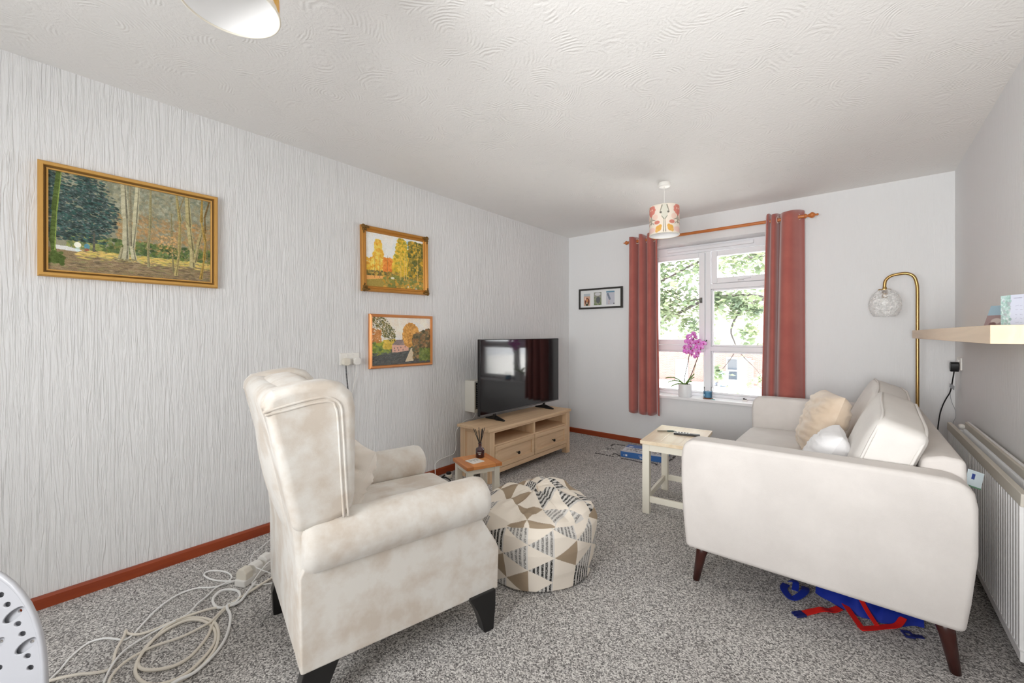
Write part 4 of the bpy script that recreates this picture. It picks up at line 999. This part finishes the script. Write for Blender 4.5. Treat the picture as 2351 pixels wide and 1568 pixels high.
for i in range(len(pts) - 1):
    (xa, ya), (xb, yb) = pts[i], pts[i + 1]
    m.add([(xa, ya, .16), (xb, yb, .16), (xb, yb, .632), (xa, ya, .632)], [(0, 1, 2, 3)]); m.add([(.96 - xa, ya, .16), (.96 - xb, yb, .16), (.96 - xb, yb, .632), (.96 - xa, ya, .632)], [(0, 1, 2, 3)])
fo = obj('convector_fins', m, M_RAD, rd, True, fixn=False); fo['kind'] = 'stuff'
for yy in (ry0, ry1 - .012): obj('end_panel', MB().box((.448, yy, rz0 + .02), (.510, yy + .012, rz1 - .04)), M_RAD, rd, True)
obj('valve', MB().lathe([(.010, -.02), (.010, 0), (.015, .004), (.015, .03), (.010, .034)], 16, TR((.49, ry1 + .02, rz1 - .02), PI / 2)), M_WHITE, rd, True, smooth=True)
for yy in (2.5, 3.4): obj('bracket', MB().box((.522, yy, .15), (XR - .0005, yy + .03, .6)), M_RAD, rd, True)
obj('pipe', MB().tube([(.46, ry1 - .02, .10), (.46, ry1 + .03, .10), (.46, ry1 + .035, .0)], .008, 8, smooth=4), M_RAD, rd, True, smooth=True)
Ml = TR((.331, 2.262, .672), rz=math.radians(50)) @ TR(ry=math.radians(18))
lf = obj('care_label', MB().box((-.038, -.0015, -.028), (.038, .0015, .028), Ml), plain('pale_leaflet', (206, 220, 226), .5), sofa, True, label='white sewn care label with green edge and blue square')
obj('green_edge', MB().box((-.038, -.0025, -.033), (.038, .002, -.028), Ml), plain('leaflet_green', (96, 140, 110), .5), lf, world=False)
obj('blue_square', MB().box((-.018, -.0025, -.004), (-.004, -.0015, .016), Ml), plain('leaflet_blue', (44, 66, 140), .5), lf, world=False)
for c_ in lf.children: c_.data.transform(Matrix.Translation(-Vector(sofa.location)))

# ------------------------------------------------------------------ floor lamp behind the sofa
fp = thing('floor_lamp', 'brass hooked floor lamp with clear speckled glass globe in the corner', 'floor lamp', (.335, 4.20, 0))
obj('base', MB().lathe([(.11, 0), (.115, .004), (.115, .014), (.02, .020), (.012, .024)], 32), M_BRASS, fp, smooth=False, bevel=.002)
obj('pole', MB().tube([(0, 0, .02), (0, 0, .8), (0, 0, 1.3), (0, 0, 1.50), (-.004, 0, 1.575), (-.020, 0, 1.628), (-.055, 0, 1.652), (-.10, 0, 1.652), (-.145, 0, 1.640), (-.172, 0, 1.610), (-.178, 0, 1.572), (-.178, 0, 1.545)], .0105, 14, smooth=5), M_BRASS, fp, smooth=True)
obj('lamp_cap', MB().lathe([(.012, .020), (.014, .006), (.037, .004), (.037, -.004), (.012, -.006)], 28, TR((-.178, 0, 1.540), ry=.03)), M_BRASS, fp, smooth=False)
def mottled_glass():
    t = NT('speckled_glass'); tr_ = t.new('ShaderNodeBsdfTransparent'); tr_.inputs['Color'].default_value = (.985, .99, .99, 1); mx = t.new('ShaderNodeMixShader')
    v = t.coords(); f = t.ramp(t.noise(38, v, 4, .7, 1.2), [(.44, (.16,) * 3), (.54, (.45,) * 3), (.62, (.9,) * 3)])
    t.b.inputs['Base Color'].default_value = (.97, .97, .97, 1); t.b.inputs['Roughness'].default_value = .25
    t.link(f, mx.inputs[0]); t.link(tr_.outputs[0], mx.inputs[1]); t.link(t.b.outputs[0], mx.inputs[2]); t.link(mx.outputs[0], t.n['Material Output'].inputs['Surface']); return t.m
gp_ = []
for k in range(15):
    a = PI * (.10 + .66 * k / 14); gp_.append((.096 * math.sin(a), .122 * math.cos(a)))
sh = obj('glass_shade', MB().lathe(gp_ + [(r - .003, z) for r, z in gp_[::-1]], 40, TR((-.176, 0, 1.428)), cap=False), mottled_glass(), fp, smooth=True)
obj('lamp_holder', MB().lathe([(.016, .03), (.018, 0), (.016, -.02)], 18, TR((-.178, 0, 1.50))), M_BRASS, fp, smooth=True)
obj('bulb', MB().sphere((-.178, 0, 1.452), (.024, .024, .030)), bpy.data.materials['opal_bulb'], fp, smooth=True)

# ------------------------------------------------------------------ shelf and cards
sf = tag(obj('floating_shelf', MB().box((.300, 1.84, 1.176), (XR - .001, 4.10, 1.232)), wood('shelf_oak', (216, 194, 166), (230, 208, 180), 1, 5, .45), None, bevel=.002), 'pale oak floating shelf on the right wall above the radiator', 'shelf')
pcd = thing('photo_print', 'small photo print leaning on the shelf left of the green floral card', 'photo', (.405, 2.455, 1.232), math.radians(-58))
P = Paint(30, 40, (150, 176, 190)); P.poly([(0, 18), (30, 18), (30, 40), (0, 40)], (150, 128, 128)); P.dab(18, 28, 8, 5, (190, 178, 174)); P.dab(14, 34, 6, 4, (112, 84, 84))
ang = math.radians(18)
canvas_grid('print', P.a, lambda u, v: (-.033 + .066 * u, -.0015 + math.sin(ang) * .09 * (1 - v), math.cos(ang) * .09 * (1 - v)), M_PRINT, pcd)
obj('backing', MB().box((-.033, 0, 0), (.033, .002, .09), TR(rx=-ang)), plain('dark_backing', (70, 66, 62), .6), pcd)
crd = thing('greeting_card', 'green floral wedding invitation card standing on the shelf', 'card', (.425, 2.17, 1.232), math.radians(-62))
P = Paint(110, 84, (214, 220, 238)); P.poly([(0, 0), (26, 0), (26, 84), (0, 84)], (190, 216, 214)); P.spray(160, (0, 0, 26, 84), [(164, 200, 194), (222, 234, 236), (176, 184, 190), (150, 186, 178)], (1, 4), .7)
P.line([(36, 9), (58, 9)], 2, 2, (150, 152, 176), jit=20); P.line([(64, 9), (90, 9)], 2, 2, (150, 152, 176), jit=20)
for y in (30, 40, 52, 62, 74):
    for x in range(40, 92, 12): P.line([(x, y), (x + random.randint(4, 9), y + random.randint(-2, 2))], 1.4, 1.4, (160, 164, 190), jit=20)
canvas_grid('card_face', P.a, lambda u, v: (-.072 + .144 * u, -.0022, .108 * (1 - v)), M_PRINT, crd)
obj('card', MB().box((-.072, -.0018, 0), (.072, 0, .108)), plain('white_card', (232, 234, 240), .6), crd)
obj('card_back_flap', MB().add([(-.072, 0, 0), (-.072, 0, .108), (-.05, .04, .108), (-.05, .04, 0)], [(0, 1, 2, 3)]), bpy.data.materials['white_card'], crd)

# ------------------------------------------------------------------ sockets, plugs, cables
def cable(name, pts, r, mat, lab, grp=None, n=7, k=6, cat='cable'):
    o = obj(name, MB().tube(pts, r, n, smooth=k), mat, None, smooth=True); return tag(o, lab, cat, grp)
so = thing('double_socket', 'white double wall socket left of the cottage painting', 'socket', (XL, 1.50, 1.033))
obj('plate', MB().box((XL + .0005, 1.428, .990), (XL + .010, 1.572, 1.073)), M_WHITE, so, True, bevel=.003)
for y in (1.480, 1.520): obj('switch', MB().box((XL + .010, y - .008, 1.045), (XL + .014, y + .008, 1.062)), M_WHITE, so, True, bevel=.001)
for y, lb_ in ((1.462, 'cream plug at left in the wall socket beside the cottage painting'), (1.540, 'white plug at right in the wall socket beside the cottage painting')):
    t = thing('plug', lb_, 'plug', (XL + .011, y, 1.012))
    obj('body', MB().prism([(y - .024, .998), (y - .012, .988), (y + .012, .988), (y + .024, .998), (y + .024, 1.028), (y + .012, 1.038), (y - .012, 1.038), (y - .024, 1.028)], XL + .0105, XL + .048, 0), M_CREAMPL if y < 1.5 else M_WHITE, t, True, bevel=.004)
def braid():
    t = NT('black_white_braid'); v = t.coords(); w_ = t.new('ShaderNodeTexWave'); w_.inputs['Scale'].default_value = 38; w_.bands_direction = 'Z'; t.link(v, w_.inputs['Vector'])
    t.link(t.ramp(w_.outputs['Fac'], [(.55, lin((34, 34, 36))), (.8, lin((150, 150, 150)))]), t.b.inputs['Base Color']); return t.m
cable('braided_cable', [(-2.725, 1.460, .988), (-2.722, 1.462, .93), (-2.725, 1.476, .802), (-2.73, 1.486, .649), (-2.73, 1.492, .496), (-2.73, 1.502, .388), (-2.725, 1.52, .2), (-2.71, 1.55, .03), (-2.66, 1.64, .008), (-2.60, 1.8, .008)], .0045, braid(), 'black braided cable hanging from the left wall socket')
cable('thin_cable', [(-2.728, 1.540, .988), (-2.728, 1.535, .919), (-2.735, 1.508, .768), (-2.735, 1.488, .647), (-2.735, 1.460, .52), (-2.735, 1.42, .3), (-2.72, 1.36, .02)], .0022, M_WHITE, 'thin white wire hanging from the right plug of the left wall socket')
M_CAB = plain('white_cable', (242, 242, 240), .5); M_CABC = plain('cream_cable', (232, 225, 212), .5)
CA = [(-2.311, .692), (-2.345, .597), (-2.398, .541), (-2.393, .465), (-2.336, .389), (-2.263, .328), (-2.223, .296), (-2.208, .268), (-2.223, .252), (-2.269, .218), (-2.29, .174), (-2.246, .125), (-2.189, .097), (-2.145, .071), (-2.092, .05)]
CA2 = [(-2.305, .692), (-2.32, .657), (-2.393, .61), (-2.488, .592), (-2.514, .619), (-2.443, .665), (-2.358, .673), (-2.328, .644), (-2.323, .597), (-2.283, .557), (-2.243, .511), (-2.191, .468), (-2.183, .424), (-2.167, .334), (-2.13, .262), (-2.067, .221), (-1.985, .19), (-1.92, .175)]
CB = [(-2.212, .808), (-2.18, .704), (-2.133, .614), (-2.083, .548), (-2.039, .515), (-1.974, .478), (-1.909, .415), (-1.892, .36), (-1.926, .303), (-1.975, .28), (-2.036, .285), (-2.106, .324), (-2.146, .388), (-2.146, .45), (-2.102, .492), (-2.022, .511), (-1.939, .498), (-1.869, .456), (-1.816, .388), (-1.817, .336), (-1.863, .287), (-1.945, .266), (-2.016, .279), (-2.089, .321), (-2.173, .393), (-2.175, .456), (-2.113, .503), (-2.031, .522), (-1.937, .508), (-1.862, .47), (-1.809, .408), (-1.797, .342), (-1.792, .282)]
CC = [(-2.20, .81), (-2.164, .699), (-2.146, .642), (-2.109, .574), (-2.062, .525), (-2.05, .496), (-2.046, .417), (-2.065, .325), (-2.04, .251), (-1.984, .206), (-1.91, .189)]
CD = [(-2.222, .733), (-2.156, .675), (-2.116, .633), (-2.124, .588), (-2.15, .557), (-2.222, .561), (-2.267, .607), (-2.228, .651), (-2.17, .652), (-2.124, .621), (-2.119, .586), (-2.027, .574), (-1.921, .531), (-1.851, .479), (-1.795, .405), (-1.793, .348), (-1.776, .295)]
CE = [(-2.115, .59), (-2.152, .548), (-2.17, .485), (-2.183, .424), (-2.193, .326), (-2.234, .283), (-2.26, .278), (-2.217, .266), (-2.15, .237), (-2.059, .214), (-2.065, .176), (-2.1, .129), (-2.13, .074), (-2.139, .043)]
def fl3(P, z): return [(x, y, z + .0035 * (1 + math.sin(i * 1.3 + z * 900))) for i, (x, y) in enumerate(P)]
cable('floor_cable', fl3(CA, .003), .0038, M_CAB, 'thin white cable arcing farthest out over the carpet towards the perforated chair')
cable('floor_cable', fl3(CA2, .007), .0038, M_CAB, 'thin white cable with a small loop near the skirting')
cable('floor_cable', fl3(CB, .004), .0058, M_CABC, 'thick cream cable coiled in two big loops on the carpet')
cable('floor_cable', fl3(CC, .010), .0048, M_CABC, 'cream cable crossing straight through the middle of the big coil')
cable('floor_cable', fl3(CD, .008), .0056, M_CAB, 'white cable with a small ring beside the extension plugs')
cable('floor_cable', fl3(CE, .006), .0050, M_CABC, 'cream cable with a sharp kink running to the lower left corner')
cable('thin_lead', [(-2.68, 1.02, .012), (-2.619, .944, .012), (-2.535, .875, .03), (-2.50, .845, .035), (-2.46, .80, .04), (-2.40, .77, .045), (-2.30, .745, .06), (-2.24, .76, .055), (-2.20, .80, .03)], .0022, M_CAB, 'thin white lead rising from the extension plugs behind the armchair')
cable('thin_lead', [(-2.34, .93, .02), (-2.30, .86, .05), (-2.27, .80, .055), (-2.25, .745, .02), (-2.21, .72, .010), (-2.15, .80, .008), (-2.13, .90, .008)], .0030, M_CAB, 'short white lead draped over the extension plugs')
ex = thing('extension_lead', 'white extension lead block with plugs on the carpet behind the armchair', 'extension lead', (-2.300, .762, 0), math.radians(118))
obj('block', MB().box((-.10, -.030, 0), (.10, .030, .034)), M_WHITE, ex, bevel=.006)
for k, (x_, s_) in enumerate(((-.070, 1.1), (-.008, .95), (.055, 1.1))):
    m = MB().prism([(-.029, 0), (.029, 0), (.029, .034), (.014, .048 * s_), (-.014, .048 * s_), (-.029, .034)], x_ - .022, x_ + .022, 0, TR((0, 0, .028)))
    obj('plug', m, M_CREAMPL if k == 0 else M_WHITE, ex, bevel=.005)
# cables by the small table
cable('white_cable', [(-2.69, 2.71, .50), (-2.72, 2.69, .43), (-2.725, 2.60, .425), (-2.735, 2.50, .35), (-2.735, 2.495, .22), (-2.735, 2.47, .152), (-2.735, 2.38, .141), (-2.735, 2.305, .133), (-2.735, 2.262, .11), (-2.725, 2.25, .075), (-2.70, 2.235, .02), (-2.63, 2.20, .012), (-2.56, 2.16, .010)], .0032, M_CAB, 'white cable running down the wall from the heater to the carpet')
cable('white_cable', [(-2.73, 2.05, .02), (-2.730, 2.098, .04), (-2.725, 2.151, .055), (-2.71, 2.188, .05), (-2.66, 2.185, .035), (-2.59, 2.164, .015), (-2.53, 2.12, .008)], .0036, M_CAB, 'white cable arched against the skirting behind the armchair arm')
cable('black_cable', [(-2.68, 2.14, .006), (-2.674, 2.207, .007), (-2.678, 2.245, .006), (-2.666, 2.283, .006), (-2.638, 2.292, .008), (-2.59, 2.284, .006), (-2.536, 2.256, .006), (-2.503, 2.212, .006), (-2.501, 2.176, .006), (-2.521, 2.159, .007), (-2.56, 2.158, .006), (-2.602, 2.174, .008), (-2.65, 2.23, .008), (-2.66, 2.30, .02)], .0048, M_BLACK, 'black cable looped on the carpet beside the small table')
pp_ = thing('power_adapter', 'cream power adapter with a black cap on the carpet by the skirting', 'adapter', (-2.640, 2.325, 0))
obj('body', MB().lathe([(.024, 0), (.028, .006), (.028, .024), (.024, .028)], 20), M_CREAMPL, pp_, smooth=False, bevel=.002)
obj('cap', MB().lathe([(.021, .028), (.021, .043), (.016, .046)], 20), M_BLACK, pp_)
# right wall socket
sr = thing('double_socket', 'white double wall socket under the shelf near the far corner', 'socket', (XR, 4.19, 1.0))
obj('plate', MB().box((XR - .010, 4.115, .957), (XR - .0005, 4.262, 1.043)), M_WHITE, sr, True, bevel=.003)
for y in (4.165, 4.212): obj('switch', MB().box((XR - .014, y - .008, 1.012), (XR - .010, y + .008, 1.030)), M_WHITE, sr, True)
pr = thing('plug', 'black plug in the right wall socket under the shelf', 'plug', (XR - .011, 4.175, .985))
obj('body', MB().prism([(4.148, .968), (4.160, .945), (4.190, .945), (4.202, .968), (4.202, 1.0), (4.190, 1.012), (4.160, 1.012), (4.148, 1.0)], XR - .052, XR - .0105, 0), M_BLACK, pr, True, bevel=.004)
cb2 = cable('black_cable', [(.515, 4.175, .945), (.512, 4.19, .90), (.505, 4.24, .80), (.490, 4.29, .74), (.475, 4.32, .68), (.462, 4.34, .60), (.450, 4.345, .45), (.44, 4.34, .2), (.42, 4.32, .01)], .0038, M_BLACK, 'black cable hanging from the right wall socket behind the sofa')
cable('thin_cable', [(.517, 4.185, .945), (.516, 4.24, .88), (.512, 4.27, .82), (.51, 4.285, .77), (.515, 4.26, .72), (.52, 4.18, .68), (.52, 4.16, .63), (.51, 4.19, .57), (.50, 4.2, .4)], .0018, plain('grey_wire', (170, 172, 176), .5), 'thin grey wire tangled with the black cable under the right socket')
tg2 = tag(obj('cable_label', MB().box((-.035, -.0006, -.014), (.035, .0006, .014), TR((.507, 4.19, .838), rz=math.radians(-78)) @ TR(ry=.2)), plain('silver_label', (150, 154, 160), .4)), 'small silver label tied round the black cable', 'label')

# ------------------------------------------------------------------ sill objects
orc = thing('potted_orchid', 'pink orchid in a white ceramic pot on the window sill', 'plant', (-1.375, 4.447, .557))
obj('pot', MB().lathe([(.060, 0), (.064, .004), (.066, .04), (.066, .128), (.064, .132), (.060, .130), (.058, .110), (.001, .108)], 36), plain('white_ceramic_pot', (232, 234, 236), .35), orc, smooth=True)
obj('soil', MB().lathe([(.058, .108), (.050, .116), (.001, .120)], 24), plain('bark_soil', (92, 74, 58), .9), orc, smooth=True)
M_STEM = plain('dark_orchid_stem', (52, 46, 36), .5); M_OL = plain('orchid_leaf', (112, 146, 72), .35)
S1 = [(-1.382, 4.447, .66), (-1.378, 4.447, .76), (-1.351, 4.445, .884), (-1.333, 4.44, .974), (-1.315, 4.44, 1.05), (-1.300, 4.44, 1.13), (-1.270, 4.44, 1.19), (-1.25, 4.44, 1.16)]
S2 = [(-1.360, 4.45, .66), (-1.335, 4.45, .74), (-1.309, 4.45, .80), (-1.267, 4.45, .92), (-1.235, 4.45, 1.01), (-1.205, 4.45, 1.10), (-1.19, 4.45, 1.135), (-1.17, 4.445, 1.13)]
for S in (S1, S2): obj('stem', MB().tube(S, .0040, 8, smooth=5), M_STEM, orc, True, smooth=True)
obj('support_cane', MB().tube([(-1.345, 4.452, .66), (-1.300, 4.452, .78), (-1.268, 4.45, .90)], .0022, 6), M_OL, orc, True)
def orchid_leaf(tip, w, lift):
    b = Vector((-1.375, 4.447, .672)); t_ = Vector(tip)
    d = t_ - b; side = Vector((-d.y, d.x, 0)).normalized()
    def f(u, v):
        p = b + d * v; p.z += lift * math.sin(PI * v) ; ww = w * math.sin(PI * min(1, .12 + v * .88)) ** .7
        s_ = (2 * u - 1); return tuple(p + side * s_ * ww + Vector((0, 0, .010 * s_ * s_)))
    o = obj('leaf', MB().grid(f, 5, 12), M_OL, orc, True, smooth=True, fixn=False)
    s = o.modifiers.new('t', 'SOLIDIFY'); s.thickness = .002
for tip, w, l in (((-1.560, 4.40, .735), .020, .035), ((-1.542, 4.42, .690), .014, .030), ((-1.495, 4.38, .654), .018, .018), ((-1.270, 4.41, .797), .020, .0), ((-1.285, 4.46, .757), .016, .01), ((-1.294, 4.40, .715), .018, .012)): orchid_leaf(tip, w, l)
def petal_mat():
    t = NT('magenta_petal'); v = t.coords(); t.link(t.ramp(t.noise(60, v, 2), [(.35, lin((222, 120, 212))), (.65, lin((244, 176, 236)))]), t.b.inputs['Base Color']); t.b.inputs['Roughness'].default_value = .5
    t.b.inputs['Subsurface Weight'].default_value = 0; return t.m
M_PET = petal_mat(); M_LIP = plain('orchid_lip', (190, 40, 130), .4)
def flower_mesh():
    m = MB()
    for a, L, w in ((90, .026, .013), (210, .026, .012), (330, .026, .012), (20, .030, .022), (160, .030, .022)):
        a = math.radians(a); d = Vector((math.cos(a), 0, math.sin(a))); s_ = Vector((-math.sin(a), 0, math.cos(a)))
        def f(u, v, d=d, s_=s_, L=L, w=w):
            ww = w * math.sin(PI * min(1, .1 + .86 * v)) ** .6; return tuple(d * (L * v + .003) + s_ * (2 * u - 1) * ww + Vector((0, -.006 * math.sin(PI * v), 0)))
        m.grid(f, 5, 6)
    return m
proto = None
rf = random.Random(5)
for (x, z) in ((-1.285, 1.205), (-1.325, 1.180), (-1.260, 1.178), (-1.345, 1.128), (-1.302, 1.140), (-1.363, 1.068), (-1.322, 1.080), (-1.372, 1.022), (-1.335, 1.020), (-1.270, 1.118), (-1.228, 1.128), (-1.192, 1.108), (-1.252, 1.075), (-1.212, 1.070), (-1.282, 1.040), (-1.240, 1.022), (-1.298, 1.000), (-1.262, .982), (-1.312, 1.120)):
    fo = None
    if proto is None:
        fo = obj('flower', flower_mesh(), M_PET, orc, smooth=True, fixn=False); s = fo.modifiers.new('t', 'SOLIDIFY'); s.thickness = .001
        lp_ = obj('lip', MB().sphere((0, -.008, -.006), (.006, .007, .008), 10, 6), M_LIP, fo, smooth=True); proto = fo
    else: fo = copy_tree(proto)
    fo.location = Vector((x, 4.442 - rf.uniform(0, .035), z)) - Vector(orc.location)
    fo.rotation_euler = (rf.uniform(-.3, .3), rf.uniform(-.5, .5), rf.uniform(-.9, 1.2))
obj('bud', MB().sphere((-1.165, 4.445, 1.14), (.006, .006, .009), 10, 6), M_STEM, orc, True, smooth=True)
cj = thing('jar_candle', 'blue jar candle in clear glass on the window sill', 'candle', (-1.155, 4.452, .557))
obj('glass_jar', MB().lathe([(.030, .007), (.040, .010), (.041, .016), (.041, .115)], 32, cap=False), glass_pane('jar_glass'), cj, smooth=True)
obj('wax', MB().lathe([(.038, .014), (.0385, .070), (.001, .072)], 32), plain('blue_wax', (92, 150, 186), .5), cj, smooth=False)
obj('wick', MB().tube([(0, 0, .07), (.002, 0, .085)], .0016, 6), M_BLACK, cj)
obj('label', MB().box((-.012, -.0425, .030), (.012, -.0412, .048), TR(rz=-.7)), plain('blue_jar_label', (150, 196, 220), .5), cj)
tag(obj('candle_coaster', MB().lathe([(.046, 0), (.046, .006)], 24, TR((-1.155, 4.452, .557))), plain('brown_cork', (150, 104, 80), .8)), 'round brown coaster under the blue jar candle on the sill', 'coaster')
kt = tag(obj('teal_ribbon', MB().tube([(-1.115, 4.425, .560), (-1.10, 4.41, .560), (-1.085, 4.408, .560), (-1.075, 4.40, .560)], .003, 6, smooth=4), plain('teal_strip', (120, 196, 196), .6)), 'short teal strip lying on the sill beside the jar candle', 'strip')
on = thing('ornament', 'tiny white and black ornament on the sill beside the sofa arm', 'ornament', (-.835, 4.50, .557))
obj('base', MB().lathe([(.020, 0), (.020, .012), (.012, .016)], 16), M_WHITE, on); obj('figure', MB().sphere((-.006, 0, .022), (.010, .007, .008), 10, 6).sphere((.010, 0, .020), (.006, .005, .006), 8, 5), M_BLACK, on, smooth=True)

# ------------------------------------------------------------------ bag and straps under the sofa
M_BLUE = plain('royal_blue_nylon', (22, 48, 158), .45); M_RED = plain('red_webbing', (222, 32, 24), .6); M_NAVY = plain('navy_plastic', (30, 40, 110), .4)
bg_ = thing('blue_bag', 'crumpled royal blue bag with red webbing straps under the sofa', 'bag', (.02, 2.42, 0))
def bagf(u, v):
    x = -.150 + .36 * u; y = 2.375 + .28 * v - .085 * math.sin(PI * u) * (1 - v) * .9 + .02 * noise.noise(Vector((u * 6, v * 4, 1)))
    z = .004 + .070 * math.sin(PI * min(1, v * 1.3)) ** .7 * math.sin(PI * (.06 + .88 * u)) ** .5 + .022 * noise.noise(Vector((u * 11, v * 7, 3))) * (1 if v > .05 else 0)
    return (x, y, max(.003, z))
obj('body', MB().grid(bagf, 44, 26), M_BLUE, bg_, True, smooth=True, fixn=False)
def strap(name, pts, w, mat, par, th=.0025, world=True):
    P_ = catmull([Vector(p) for p in pts], 5); m = MB(); vs = []; fs = []
    for i, p in enumerate(P_):
        d = (P_[min(i + 1, len(P_) - 1)] - P_[max(i - 1, 0)]).normalized(); s_ = Vector((-d.y, d.x, 0)); s_ = s_.normalized() if s_.length > 1e-6 else Vector((1, 0, 0))
        for q in (s_ * w / 2, -s_ * w / 2, -s_ * w / 2 + Vector((0, 0, th)), s_ * w / 2 + Vector((0, 0, th))): vs.append(tuple(p + q))
    for i in range(len(P_) - 1):
        for k in range(4): fs.append((i * 4 + k, i * 4 + (k + 1) % 4, i * 4 + 4 + (k + 1) % 4, i * 4 + 4 + k))
    fs += [(0, 1, 2, 3), tuple(len(vs) - 4 + q for q in (3, 2, 1, 0))]; m.add(vs, fs); return obj(name, m, mat, par, world)
strap('strap', [(-.050, 2.345, .020), (-.025, 2.29, .014), (.010, 2.215, .006), (.020, 2.195, .006)], .022, M_RED, bg_)
strap('strap', [(.008, 2.200, .004), (.045, 2.235, .004), (.085, 2.275, .006), (.125, 2.310, .012), (.145, 2.35, .03)], .024, M_RED, bg_)
strap('strap', [(.062, 2.262, .008), (.035, 2.30, .030), (.00, 2.36, .070), (-.01, 2.40, .086)], .018, M_RED, bg_)
rs = thing('red_strap', 'loose red webbing strap with navy buckle lying left of the blue bag', 'strap', (-.12, 2.22, 0))
strap('webbing', [(-.178, 2.165, .004), (-.145, 2.205, .008), (-.115, 2.225, .018), (-.085, 2.262, .006), (-.060, 2.298, .010)], .030, M_RED, rs)
m = MB(); m.box((-.040, -.016, 0), (-.008, .016, .008)); m.box((-.052, -.016, 0), (-.040, -.009, .007)); m.box((-.052, .009, 0), (-.040, .016, .007)); m.box((-.054, -.003, 0), (-.040, .003, .007))
m.v = [tuple(TR((-.172, 2.168, .002), rz=.85) @ Vector(v)) for v in m.v]; obj('buckle', m, M_NAVY, rs, True)
bs = thing('blue_strap', 'folded royal blue strap loop lying on the carpet under the sofa end', 'strap', (-.23, 2.30, 0))
strap('webbing', [(-.262, 2.365, .004), (-.266, 2.31, .006), (-.232, 2.255, .004), (-.205, 2.275, .012), (-.185, 2.33, .020), (-.19, 2.38, .012)], .030, M_BLUE, bs)
strap('webbing', [(-.25, 2.375, .022), (-.225, 2.36, .030), (-.222, 2.31, .016)], .026, M_BLUE, bs)
nb = thing('navy_buckle', 'small navy plastic buckle on the carpet right of the blue bag', 'buckle', (.155, 2.285, 0), .4)
obj('frame', MB().box((-.016, -.020, 0), (.016, -.012, .008)).box((-.016, .012, 0), (.016, .020, .008)).box((-.016, -.012, 0), (-.009, .012, .008)).box((.009, -.012, 0), (.016, .012, .008)), M_NAVY, nb, bevel=.002)
obj('tab', MB().box((.016, -.008, 0), (.05, .008, .004)), M_NAVY, nb)

# ------------------------------------------------------------------ perforated chair at the lower left
M_PCH = plain('white_moulded_plastic', (186, 187, 192), .4)
pch = thing('perforated_chair', 'white moulded plastic chair with perforated rounded back at lower left corner', 'chair', (-1.678, -.115, -.045), .6966)
def shell():
    """rounded back pierced with holes and slots; local x across, z up, front face towards -y"""
    def outline():
        pts = []
        for i in range(25):
            a = PI * i / 24; c, s_ = math.cos(a), math.sin(a)
            pts.append((.24 * math.copysign(abs(c) ** .8, c), .40 + .30 * abs(s_) ** .8))
        pts += [(-.235, .36), (-.20, .34), (.20, .34), (.235, .36)]
        return pts
    def ell(cx, cz, rx, rz_, ang, n=12):
        return [(cx + rx * math.cos(2 * PI * k / n) * math.cos(ang) - rz_ * math.sin(2 * PI * k / n) * math.sin(ang), cz + rx * math.cos(2 * PI * k / n) * math.sin(ang) + rz_ * math.sin(2 * PI * k / n) * math.cos(ang)) for k in range(n)]
    return outline, ell
outline, ell = shell()
holes = []; slots = []
for px_, pz_, kind in ((-.003, .583, 0), (.013, .560, 0), (.028, .538, 1), (.038, .514, 0), (.049, .490, 0), (.057, .464, 1), (.061, .437, 0), (.068, .409, 0)):
    for off in (0, -.075, -.15, -.225, -.30, -.375):
        x = px_ + .139 + off; z = pz_ + .042 + off * 0
        if kind == 1:
            slots.append((x, z - .003))
        else: holes.append((x, z))
def inside(x, z, mg):
    if z < .355 or abs(x) > .24 - mg: return False
    if z < .40: return True
    c = (abs(x) / (.24 - mg)) ** 1.25; return c < 1 and z < .40 + (.30 - mg) * (1 - c * c) ** .4
holes = [h_ for h_ in holes if inside(h_[0], h_[1], .022)]; slots = [s_ for s_ in slots if inside(s_[0] + .024, s_[1] + .018, .006) and inside(s_[0] - .03, s_[1] - .02, .02)]
def sheet(loops, y, thick):
    b = bmesh.new(); es = []
    for lp__ in loops:
        vs = [b.verts.new((x, y, z)) for x, z in lp__]; es += [b.edges.new((vs[i], vs[(i + 1) % len(vs)])) for i in range(len(vs))]
    bmesh.ops.triangle_fill(b, edges=es, use_beauty=True, use_dissolve=False)
    fs = list(b.faces); r = bmesh.ops.extrude_face_region(b, geom=fs)
    bmesh.ops.translate(b, vec=(0, thick, 0), verts=[g for g in r['geom'] if isinstance(g, bmesh.types.BMVert)])
    bmesh.ops.recalc_face_normals(b, faces=b.faces)
    me = bpy.data.meshes.new('backrest'); b.to_mesh(me); b.free(); return me
me = sheet([outline()] + [ell(x, z, .0095, .0060, .5) for x, z in holes] + [ell(x, z, .032, .0105, .66, 16) for x, z in slots], 0, .005); me.materials.append(M_PCH)
o = bpy.data.objects.new('backrest', me); COL.objects.link(o); o.parent = pch
bv = o.modifiers.new('b', 'BEVEL'); bv.width = .0016; bv.segments = 2; bv.limit_method = 'ANGLE'
me2 = sheet([[(x * .97, .40 + (z - .40) * .97) for x, z in outline()]] + [ell(x, z, .0075, .0045, .5) for x, z in holes] + [ell(x + .003, z + .003, .006, .004, .5) for x, z in slots], .0115, .004); me2.materials.append(M_PCH)
o2 = bpy.data.objects.new('back_lining', me2); COL.objects.link(o2); o2.parent = pch
obj('back_rim', MB().tube([(x * .995, .004, z) for x, z in outline()], .0065, 8, closed=True), M_PCH, pch, smooth=True)
obj('seat', MB().puff((.22, .20, .02), .018, (0, 0, -.004), 10, TR((0, -.20, .36))), M_PCH, pch, smooth=True)
for sx in (-.17, .17):
    for sy in (-.04, -.36): obj('leg', MB().tube([(sx, sy, .35), (sx * 1.2, sy + (-.03 if sy < -.2 else .0), .045)], lambda t: .016 - .005 * t, 12), M_PCH, pch, smooth=True)
